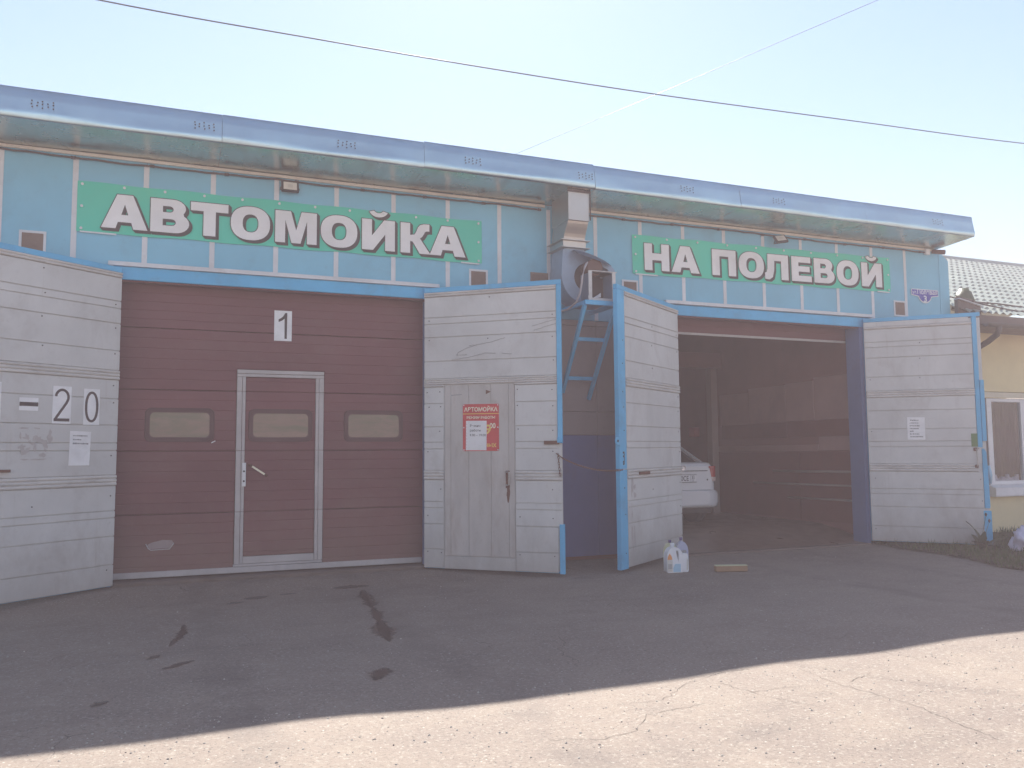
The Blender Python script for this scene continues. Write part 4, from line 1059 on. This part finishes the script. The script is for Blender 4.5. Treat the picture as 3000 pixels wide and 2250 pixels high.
brk = thing('fan_bracket', 'blue welded angle bracket with two rungs holding up the blower', 'bracket', (0, 0, 0))
b = MB().bar((6.90, -.80, 3.40), (7.42, -.80, 3.40), .045, .06); b.build('front_rail', 'blue', brk)
b = MB().bar((6.92, -.775, 3.40), (6.92, -.01, 3.40), .045, .05); b.build('side_rail', 'blue', brk)
b = MB().bar((7.40, -.775, 3.40), (7.40, -.01, 3.40), .045, .05); b.build('side_rail', 'blue', brk)
b = MB().bar((6.915, -.775, 3.37), (6.935, -.02, 2.25), .045, .05, (0, 1, 0)); b.build('brace', 'blue', brk)
b = MB().bar((7.385, -.775, 3.37), (7.345, -.02, 2.16), .045, .05, (0, 1, 0)); b.build('brace', 'blue', brk)
b = MB().bar((6.945, -.47, 2.95), (7.35, -.47, 2.95), .04, .05); b.build('rung', 'blue', brk)
b = MB().bar((6.955, -.16, 2.44), (7.33, -.16, 2.44), .04, .05); b.build('rung', 'blue', brk)
MB().box(6.95, 7.37, -.77, -.12, 3.428, 3.436).build('base_plate', 'fan_blue', brk)
tag(MB().tube([(7.03, -.66, 3.975), (6.99, -.70, 3.95), (6.94, -.735, 3.88), (6.905, -.745, 3.76), (6.89, -.745, 3.66), (6.87, -.73, 3.53), (6.85, -.66, 3.42), (6.80, -.5, 3.345), (6.72, -.36, 3.325), (6.62, -.22, 3.27), (6.5, -.08, 3.2)], .0145, 8).build('conduit', 'conduit'), 'pale grey flexible conduit hanging from the blower motor', 'conduit')

# ------------------------------------------------------------------ chain between the two middle leaves
b = MB()
def chain_link(c, d, rot, L_=.045, w=.022, r_=.0042):
    c, d = Vector(c), Vector(d).normalized(); a = d.orthogonal().normalized(); a = Matrix.Rotation(rot, 3, d) @ a
    pts = [c + d * (L_ / 2) * math.cos(t_) * (1.0) + a * (w / 2) * math.sin(t_) for t_ in [2 * math.pi * k / 8 for k in range(9)]]
    b.tube(pts, r_, 5, cap=False)
p0, p1 = lp('L2', 1.745, 1.385, -.045), lp('L2', 1.765, 1.145, -.04); q0, q1 = lp('L2', 1.81, 1.34, -.02), lp('L3', 1.815, 1.19, -.035)
for k in range(8): chain_link(p0.lerp(p1, k / 7), p1 - p0, (k % 2) * 1.57)
n = 26
for k in range(n):
    f = k / (n - 1); p = q0.lerp(q1, f) - Vector((0, 0, .06 * 4 * f * (1 - f))); f2 = min(1, f + .01); d = q1 - q0 - Vector((0, 0, .06 * 4 * (1 - 2 * f)))
    chain_link(p, d, (k % 2) * 1.57)
b.tube([p0 + Vector((-.03, 0, .02)), p0, q0], .006, 5)
tag(b.build('chain', 'rust'), 'rusty thin chain slung between the two middle gate leaves', 'chain')

# ------------------------------------------------------------------ white car in the bay (rear to the camera)
car = thing('parked_car', 'white sedan standing nose in inside the open bay', 'car', (10.07, 1.70, rising(0, 2) - .0))
def ring(y, w, zb, zt, e=.10, taper=.06):
    """rounded cross-section of the body at one station"""
    return [(-w + e, y, zb), (w - e, y, zb), (w - e * .3, y, zb + e * .35), (w, y, zb + e * 1.2), (w, y, zb + (zt - zb) * .55), (w - taper * .5, y, zt - e * .8), (w - taper - e * .35, y, zt - e * .15), (w - taper - e, y, zt),
            (-w + taper + e, y, zt), (-w + taper + e * .35, y, zt - e * .15), (-w + taper * .5, y, zt - e * .8), (-w, y, zb + (zt - zb) * .55), (-w, y, zb + e * 1.2), (-w + e * .3, y, zb + e * .35)]
st = [(.10, .62, .36, 1.04), (.115, .665, .33, 1.075), (.16, .715, .30, 1.095), (.26, .765, .27, 1.105), (.45, .805, .25, 1.10), (.8, .83, .22, 1.05), (1.4, .845, .21, .98), (2.4, .85, .21, .96), (3.2, .845, .21, .94), (3.8, .82, .23, .86), (4.15, .76, .27, .74), (4.32, .66, .32, .62)]
MB().loft([ring(*s_) for s_ in st]).build('body', 'car_white', car)
def cab(y, w, z, top_w): return [(-w, y, .97), (w, y, .97), (top_w, y, z), (-top_w, y, z)]
b = MB().loft([[(-.66, .52, 1.06), (.66, .52, 1.06), (.655, .55, 1.075), (-.655, .55, 1.075)], [(-.78, 1.25, 1.0), (.78, 1.25, 1.0), (.57, 1.28, 1.445), (-.57, 1.28, 1.445)], [(-.79, 2.2, 1.0), (.79, 2.2, 1.0), (.58, 2.15, 1.475), (-.58, 2.15, 1.475)], [(-.75, 3.15, .95), (.75, 3.15, .95), (.72, 3.1, .98), (-.72, 3.1, .98)]], smooth=False)
b.build('cabin_glass', 'car_glass', car)
b = MB()
for s_ in (-1, 1):
    b.bar((s_ * .69, .50, 1.075), (s_ * .60, 1.26, 1.45), .055, .05); b.bar((s_ * .60, 2.15, 1.47), (s_ * .755, 3.12, .975), .05, .05)
b.box(-.60, .60, 1.22, 2.25, 1.455, 1.495, .02); b.build('roof', 'car_white', car)
# trunk lid, bumper, lamps, plate
b = MB().prism([(-.56, .62), (.56, .62), (.60, .66), (.605, .80), (.56, .99), (.50, 1.045), (-.50, 1.045), (-.56, .99), (-.605, .80), (-.60, .66)], 'y', .055, .20, .02); lid = b.build('trunk_lid', 'car_white', car)
for p in lid.data.polygons: p.use_smooth = False
b = MB().bar((-.50, .05, .955), (.50, .05, .955), .02, .012); b.build('lid_crease', 'car_black', lid)
b = MB().bar((-.57, .075, .618), (.57, .075, .618), .02, .014); b.build('lid_gap', 'car_black', lid)
b = MB().tube([(.50, .054, .80), (.50, .049, .80)], .014, 10); b.build('lock', 'car_black', lid)
def bring(y, w, zb, zt, e): return ring(y, w, zb, zt, e, .02)
b = MB().loft([bring(.0, .50, .38, .60, .05), bring(.012, .58, .35, .615, .06), bring(.05, .68, .325, .62, .07), bring(.13, .775, .31, .62, .08), bring(.28, .825, .30, .615, .08), bring(.55, .85, .29, .60, .08)])
b.build('bumper', 'car_white', car)
b = MB().bar((-.56, .035, .345), (.56, .035, .345), .03, .012); b.build('bumper_strip', 'alu_frame', car)
MB().loft([bring(.10, .60, .22, .36, .04), bring(.5, .78, .20, .34, .04)]).build('underside', 'car_black', car)
for s_ in (-1, 1):
    o = MB()
    for a, c in (((.615, .052, 0), (.70, .115, 0)), ((.70, .115, 0), (.775, .26, 0)), ((.775, .26, 0), (.80, .36, 0))):
        pass
    def lens(z0, z1, mt, nm):
        b = MB(); pf = [(.612, .062), (.66, .078), (.712, .118), (.752, .178), (.783, .262), (.80, .36)]
        R_ = [[(s_ * (x + .004), y - .006, z0), (s_ * (x + .004), y - .006, z1), (s_ * (x - .05), y + .03, z1), (s_ * (x - .05), y + .03, z0)] for x, y in pf]
        b.loft(R_, smooth=False); return b.build(nm, mt, car)
    tl = lens(.845, 1.035, 'tail_red', 'tail_light'); q_ = lens(.775, .842, 'tail_clear', 'reversing_lamp')
np_ = MB().box(-.268, .268, .030, .044, .758, .893, .006).build('number_plate', 'car_black', car)
MB().box(-.26, .26, .0275, .0295, .766, .886, .004).build('plate_face', 'white_plastic', np_)
text('lettering', '0CE', .118, 'ink', np_, (.098, .0268, .788), align='RIGHT', bold=.001, sx=.78)
text('lettering', '33', .088, 'ink', np_, (.155, .0268, .812), bold=.001, sx=.72); text('lettering', 'RUS', .028, 'ink', np_, (.16, .0268, .776), sx=.9)
MB().box(.135, .139, .0268, .0274, .77, .882).build('plate_divider', 'ink', np_)
b = MB(); b.tube([Vector((.05 * math.cos(R(a)), .045, 1.0 + .05 * math.sin(R(a)))) for a in range(0, 361, 20)], .007, 6, cap=False)
b.bar((-.035, .046, 1.02), (-.012, .046, .965), .008, .007); b.bar((-.012, .046, .965), (0, .046, 1.0), .008, .007); b.bar((0, .046, 1.0), (.012, .046, .965), .008, .007); b.bar((.012, .046, .965), (.035, .046, 1.02), .008, .007); b.bar((-.013, .046, 1.035), (0, .046, 1.005), .008, .007); b.bar((.013, .046, 1.035), (0, .046, 1.005), .008, .007)
b.build('emblem', 'chrome', car)
for s_ in (-1, 1):
    for y in (.85, 3.35):
        w_ = MB().tube([(s_ * .83, y, .305), (s_ * .66, y, .305)], .30, 24).build('wheel', 'tyre', car)
        MB().tube([(s_ * .834, y, .305), (s_ * .80, y, .305)], .19, 18).build('rim', 'rim', w_)

tag(MB().box(12.60, 12.748, 5.08, 5.30, 1.74, 1.95, .012).build('wall_box', 'red_plastic'), 'small dull red box on the dark side wall of the open bay beyond the column', 'wall box')

# ------------------------------------------------------------------ canisters by the gate leaf
GC = 'cleaning fluid canisters by the middle gate leaf'
def canister(label, x, y, w, d, h, mat, cap, rz, hole=True):
    z = gz(x, y); t = thing('canister', label, 'canister', (x, y, z), rz, GC)
    out = [(-w / 2 + .012, 0), (w / 2 - .012, 0), (w / 2, .012), (w / 2, h * .62)] + arc(0, h * .62, w / 2, h * .38, 8, 172, 14) + [(-w / 2, h * .62), (-w / 2, .012)]
    if hole:
        hs = [(w * .08, h * .86), (w * .20, h * .86), (w * .26, h * .70), (w * .22, h * .42), (w * .17, h * .52), (w * .10, h * .72)]
        cu = [out, hs]
        me = outline_mesh(cu, 0, d / 2); o = link('body', me, mat, t)
    else: MB().prism(out, 'y', -d / 2, d / 2, .012).build('body', mat, t)
    b = MB().tube([(-w * .05, 0, h * .97), (-w * .05, 0, h * 1.05)], w * .10, 14); b.build('neck', mat, t)
    b = MB().tube([(-w * .05, 0, h * 1.03), (-w * .05, 0, h * 1.14)], w * .135, 16); b.build('cap', cap, t)
    return t, w, d, h
c1, w, d, h = canister('white canister with an orange and grey label and a slot handle', 7.93, -1.20, .215, .13, .325, 'bottle_white', 'bottle_white', R(-12))
MB().prism([(-w / 2 + .006, .165), (-w / 2 + .07, .165), (-w / 2 + .062, .205), (-w / 2 + .036, .245), (-w / 2 + .012, .21)], 'y', -d / 2 - .003, -d / 2 - .001).build('label', 'label_orange', c1)
MB().box(-w / 2 + .004, -w / 2 + .072, -d / 2 - .003, -d / 2 - .001, .012, .160).build('label', 'label_grey', c1)
q_ = MB()
for z in (.105, .092, .079, .066, .053): q_.box(-w / 2 + .012, -w / 2 + .066, -d / 2 - .004, -d / 2 - .0035, z - .004, z + .004)
stuff(q_.build('faded_writing', 'cap_grey', c1))
MB().prism([(-.025, .008), (.075, .008), (.075, .11), (.0, .11), (-.025, .06)], 'y', -d / 2 - .003, -d / 2 - .001).build('label', 'label_blue', c1)
c2 = thing('canister', 'slim white bottle with a grey cap right of the labelled canister', 'canister', (8.075, -1.23, gz(8.07, -1.23)), R(-12), GC)
MB().prism([(-.04, 0), (.036, 0), (.046, .02), (.043, .19), (.030, .235), (-.03, .245), (-.04, .23)], 'y', -.05, .05, .010).build('body', 'bottle_white', c2)
MB().box(-.03, .028, -.025, .025, .245, .275, .006).build('cap', 'cap_grey', c2)
MB().prism([(.012, .03), (.03, .03), (.032, .16), (.018, .18)], 'y', -.0535, -.0515).build('label', 'label_grey', c2)
c3, *_ = canister('cloudy yellowish canister with a dark blue cap standing behind the white one', 8.065, -.925, .15, .12, .335, 'bottle_yellow', 'cap_blue', R(10), False)
c4, *_ = canister('tall pale blue canister with a big dark blue cap at the back of the group', 8.20, -.99, .15, .13, .365, 'bottle_blue', 'cap_blue', R(-20), False)

wb = thing('wooden_block', 'short tan wooden block with a pale top edge lying before the open bay', 'wooden block', (8.62, -1.48, gz(8.6, -1.5)), R(-18))
MB().box(-.21, .21, -.05, .05, .004, .075, .008).build('block', 'wood', wb); MB().box(-.21, .21, -.052, .04, .076, .086, .003).build('pale_edge', 'wood_pale', wb)

# ------------------------------------------------------------------ weed and sack at the right edge
wd2 = thing('weed_plant', 'broad leaved dock weed with two thin seed stalks at the foot of the yellow house', 'weed', (13.62, -1.12, gz(13.6, -1.1) + .02))
def leaf_blade(az, tilt, L_, w, seed):
    b = MB(); n = 8; rows = []; r_ = random.Random(seed)
    for k in range(n + 1):
        f = k / n; ww = w * math.sin(math.pi * min(.98, f * .93 + .05)) ** .8 * (1 - .35 * f); bend = tilt - .9 * f * f
        x = sum(math.cos(tilt - .9 * (j / n) ** 2) for j in range(k)) * L_ / n; z = sum(math.sin(tilt - .9 * (j / n) ** 2) for j in range(k)) * L_ / n
        rows.append([(x, -ww + r_.uniform(-.006, .006), z + .015), (x, 0, z), (x, ww + r_.uniform(-.006, .006), z + .015)])
    V = [[b.bm.verts.new(Matrix.Rotation(az, 3, 'Z') @ Vector(p)) for p in r__] for r__ in rows]
    for A, B in zip(V, V[1:]):
        for k in range(2): b.bm.faces.new((A[k], A[k + 1], B[k + 1], B[k]))
    return b.build('leaf', 'leaf', wd2, smooth=True)
for k, (az, ti, L_, w) in enumerate(((2.2, 1.35, .46, .09), (.3, 1.2, .30, .07), (-.6, .55, .50, .12), (1.3, .9, .3, .06), (-2.3, .5, .34, .075), (-1.4, .35, .36, .08), (3.2, .7, .26, .06), (-.1, .3, .38, .07), (1.9, 1.5, .30, .05), (-1.9, .8, .24, .06))): leaf_blade(az, ti, L_, w, k)
for p in ([(0, 0, 0), (.04, 0, .25), (.09, -.03, .50)], [(0, 0, 0), (.08, 0, .2), (.17, -.02, .40)]):
    b = MB().tube(p, .0035, 5); s_ = b.build('stalk', 'leaf', wd2)
    x, y, z = p[-1]; MB().tube([(x, y, z - .01), (x + .002, y, z + .02), (x, y, z + .05)], [.006, .02, .005], 8).build('seed_head', 'soil', s_)
sk = MB(); r_ = random.Random(5)
rings = []
for k in range(11):
    f = k / 10; rr = [.30, .34, .36, .36, .34, .31, .27, .22, .16, .09, .03][k]; z = [0, .03, .08, .14, .20, .25, .29, .325, .35, .365, .37][k]
    rings.append([(rr * 1.25 * math.cos(a) * (1 + .16 * math.sin(3 * a + k * .8) + r_.uniform(-.13, .13)), rr * math.sin(a) * (1 + .14 * math.sin(4 * a - k) + r_.uniform(-.13, .13)), z * (1 + .22 * math.sin(5 * a + k) + r_.uniform(-.14, .14))) for a in [2 * math.pi * j / 26 for j in range(26)]])
sk.loft(rings); o = tag(sk.build('plastic_sack', 'sack', smooth=False), 'crumpled pale lilac plastic sack at the right edge beside the weed', 'sack'); o.location = (14.02, -1.70, gz(13.6, -1.75) + .02); o.scale = (.8, .8, .85)

# ------------------------------------------------------------------ the yellow house next door
hs = thing('yellow_house', 'low cream yellow house with a pale green tiled roof right of the car wash', 'house')
HY0 = .50
b = MB().box(14.56, 15.865, HY0, HY0 + .25, -.3, 3.75).box(17.65, 26, HY0, HY0 + .25, -.3, 3.75).box(15.865, 17.65, HY0, HY0 + .25, -.3, .54).box(15.865, 17.65, HY0, HY0 + .25, 2.49, 3.75).box(14.6, 14.8, HY0 + .25, 8, -.3, 3.75).box(14.8, 26, 7.8, 8, -.3, 3.75)
b.build('wall', 'house_wall', hs)
MB().box(15.55, 17.95, HY0 - .022, HY0 - .001, 2.376, 2.478, .004).build('window_head', 'house_trim', hs)
win = MB().box(15.962, 16.09, HY0 + .02, HY0 + .10, .755, 2.37, .006).box(16.862, 16.92, HY0 + .02, HY0 + .10, .755, 2.37, .006).box(16.092, 16.860, HY0 + .02, HY0 + .10, 2.30, 2.37, .006).box(16.092, 16.860, HY0 + .02, HY0 + .10, .755, .825, .006).box(16.922, 17.0, HY0 + .02, HY0 + .10, .755, 2.37, .006).box(17.55, 17.64, HY0 + .02, HY0 + .10, .755, 2.37, .006).box(17.002, 17.548, HY0 + .02, HY0 + .10, 2.30, 2.37, .006).box(17.002, 17.548, HY0 + .02, HY0 + .10, .755, .825, .006).build('window', 'window_white', hs)
MB().box(16.095, 16.857, HY0 + .055, HY0 + .061, .828, 2.298).build('pane', 'glass', win); MB().box(17.003, 17.547, HY0 + .055, HY0 + .061, .828, 2.298).build('pane', 'glass', win)
MB().box(15.87, 15.96, HY0 + .03, HY0 + .10, .755, 2.37).build('window_reveal', 'eave_dark', hs)
MB().prism([(HY0 - .13, .70), (HY0 + .02, .752), (HY0 + .02, .54), (HY0 - .12, .54), (HY0 - .13, .56)], 'x', 15.90, 17.72).build('window_sill', 'window_white', hs)
b = MB().box(15.9, 17.7, HY0 + .11, HY0 + .25, .70, .755); b.build('inner_sill', 'window_white', win)
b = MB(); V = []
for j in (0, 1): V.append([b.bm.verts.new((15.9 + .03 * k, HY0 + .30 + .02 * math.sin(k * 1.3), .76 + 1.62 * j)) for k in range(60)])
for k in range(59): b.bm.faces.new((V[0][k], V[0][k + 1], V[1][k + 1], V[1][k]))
b.build('reflection_curtain', 'reflection_curtain', win)  # added in place of the foliage reflected in the panes
b = MB()
for k in range(14): b.tube([(16.05 + k * .06, HY0 + .17, .76), (16.05 + k * .06 + rnd.uniform(-.03, .03), HY0 + .16, .84 + rnd.uniform(0, .12))], [.06, .035], 7)
b.build('folded_cloth', 'cloth', win)
# metal tile roof: waves across, steps down the slope
slope = math.tan(R(26)); b = MB(); nx, cols = 10, 62; wv = .185; stp = .35; V = []
rows = []
for k in range(17):
    for f in (0, .30, .65, .999): rows.append((k + f, f))
for (rr, f) in rows:
    L_ = rr * stp; y = -.28 + L_ * math.cos(R(26)); zb = 3.785 + L_ * math.sin(R(26)) - .0
    V.append([b.bm.verts.new((14.57 + wv * i / nx, y, zb + .020 * math.cos(2 * math.pi * i / nx) + .024 * (1 - f))) for i in range(nx * cols + 1)])
for A, B in zip(V, V[1:]):
    for i in range(len(A) - 1): b.bm.faces.new((A[i], A[i + 1], B[i + 1], B[i])).smooth = False
b.build('roof', 'roof_tile', hs)
yr, zr = -.28 + 17 * stp * math.cos(R(26)), 3.785 + 17 * stp * math.sin(R(26))
MB().prism([(yr - .16, zr - .05), (yr - .10, zr + .04), (yr, zr + .085), (yr + .10, zr + .04), (yr + .16, zr - .05)], 'x', 14.5, 26).build('ridge_cap', 'roof_tile', hs)
b = MB(); b.poly([(14.6, yr, zr), (26, yr, zr), (26, 8.3, zr - (8.3 - yr) * .35), (14.6, 8.3, zr - (8.3 - yr) * .35)]); b.build('roof_back', 'roof_tile', hs)
MB().box(14.7, 26, -.255, -.225, 3.60, 3.765, .003).build('fascia_board', 'eave_dark', hs)
MB().box(14.7, 26, -.224, HY0 - .002, 3.59, 3.61).build('eave_lining', 'eave_dark', hs)
b = MB(); pr = arc(-.325, 3.61, .066, .066, 180, 360, 10)
b.loft([[(x, y, z) for y, z in pr + [(p[0] * .9 - .0325, p[1] + .005) for p in pr[::-1]]] for x in (14.98, 26)], caps=True, smooth=False); b.build('gutter', 'gutter', hs)
MB().tube([(15.30, -.325, 3.57), (15.30, -.325, 3.50), (15.32, -.27, 3.43), (15.36, -.05, 3.33), (15.38, .28, 3.20), (15.38, .42, 3.08), (15.38, .44, 2.9), (15.38, .44, .1)], .05, 12).build('downpipe', 'gutter', hs)
b = MB().prism([(14.545, 3.55), (15.12, 3.70), (15.10, 3.93), (14.545, 4.035)], 'y', -.15, -.08); b.build('gable_flashing', 'eave_dark', hs)
b = MB().bar((14.545, -.13, 4.042), (15.13, -.13, 3.935), .12, .012); b.build('flashing_edge', 'strip', hs)
MB().tube([(15.50, .50, 4.02), (15.50, .50, 4.34), (15.50, .50, 4.345), (15.50, .50, 4.40), (15.50, .50, 4.405)], [.23, .125, .10, .085, .03], 16).build('roof_vent', 'hood_green', hs)
for pts, lb in (([(14.55, .25, 4.20), (15.4, .30, 4.12), (16.2, .33, 4.13), (17.2, .36, 4.10), (20, .5, 4.3)], 'upper black cable drooping across the house roof'),
                ([(14.55, -.1, 4.10), (15.3, -.08, 3.99), (16.1, -.02, 3.94), (17.0, .05, 3.94), (20, .2, 4.1)], 'lower black cable drooping across the house roof')):
    b = MB(); b.tube(pts, .013, 6)
    for x in (1, 2, 3):
        p, q_ = Vector(pts[x]), Vector(pts[x - 1]); c = p.lerp(q_, .4); b.tube([c - (p - q_).normalized() * .03, c + (p - q_).normalized() * .03], .02, 6)
    tag(b.build('roof_cable', 'cable'), lb, 'cable', 'cables across the house roof')

# ------------------------------------------------------------------ cables
b = MB(); pts = []; x = X0
r_ = random.Random(21)
while x < 6.7:
    pts.append((x, -.034, 4.846 - .016 * abs(math.sin(x * 1.05)) + r_.uniform(-.006, .006))); x += .12
b.tube(pts, .012, 6)
for p in pts[::7]: b.tube([(p[0] - .025, p[1], p[2]), (p[0] + .025, p[1], p[2])], .019, 6)
tag(b.build('eave_cable', 'cable'), 'black cable clipped under the eave from the left edge to the duct', 'cable', 'cables under the eave')
b = MB(); pts = []; x = 7.12
while x < 13.96:
    pts.append((x, -.034, 4.846 - .018 * abs(math.sin(x * .95)) + r_.uniform(-.006, .006))); x += .12
b.tube(pts, .012, 6)
for p in pts[::7]: b.tube([(p[0] - .025, p[1], p[2]), (p[0] + .025, p[1], p[2])], .019, 6)
tag(b.build('eave_cable', 'cable'), 'black cable clipped under the eave from the duct to the junction box', 'cable', 'cables under the eave')
def sag(p0, p1, s_, n=60): return [Vector(p0).lerp(Vector(p1), k / n) - Vector((0, 0, s_ * 4 * (k / n) * (1 - k / n))) for k in range(n + 1)]
wire = [(-8, 6.05), (-4, 5.62), (-1, 5.39), (1.176, 5.277), (3.07, 5.27), (5, 5.285), (6.8, 5.325), (9.5, 5.43), (12.5, 5.553), (17, 5.85), (24, 6.5)]
pts = []
for k in range(len(wire) - 1):
    p_ = [wire[max(0, k - 1)], wire[k], wire[k + 1], wire[min(len(wire) - 1, k + 2)]]
    for q_ in range(8):
        t_ = q_ / 8; pts.append(tuple(.5 * (2 * p_[1][i] + (p_[2][i] - p_[0][i]) * t_ + (2 * p_[0][i] - 5 * p_[1][i] + 4 * p_[2][i] - p_[3][i]) * t_ ** 2 + (3 * p_[1][i] - p_[0][i] - 3 * p_[2][i] + p_[3][i]) * t_ ** 3) for i in (0, 1)))
tag(MB().tube([(x, -3, z) for x, z in pts], .0062, 6).build('overhead_wire', 'wire'), 'thick dark wire sagging across the sky in front of the eave', 'wire')
tag(MB().tube(sag((5.0, 4.6, 5.74), (12.1, -4.2, 8.0), .01), .004, 5).build('overhead_wire', 'wire'), 'thin wire rising from behind the roof to the upper right', 'wire')
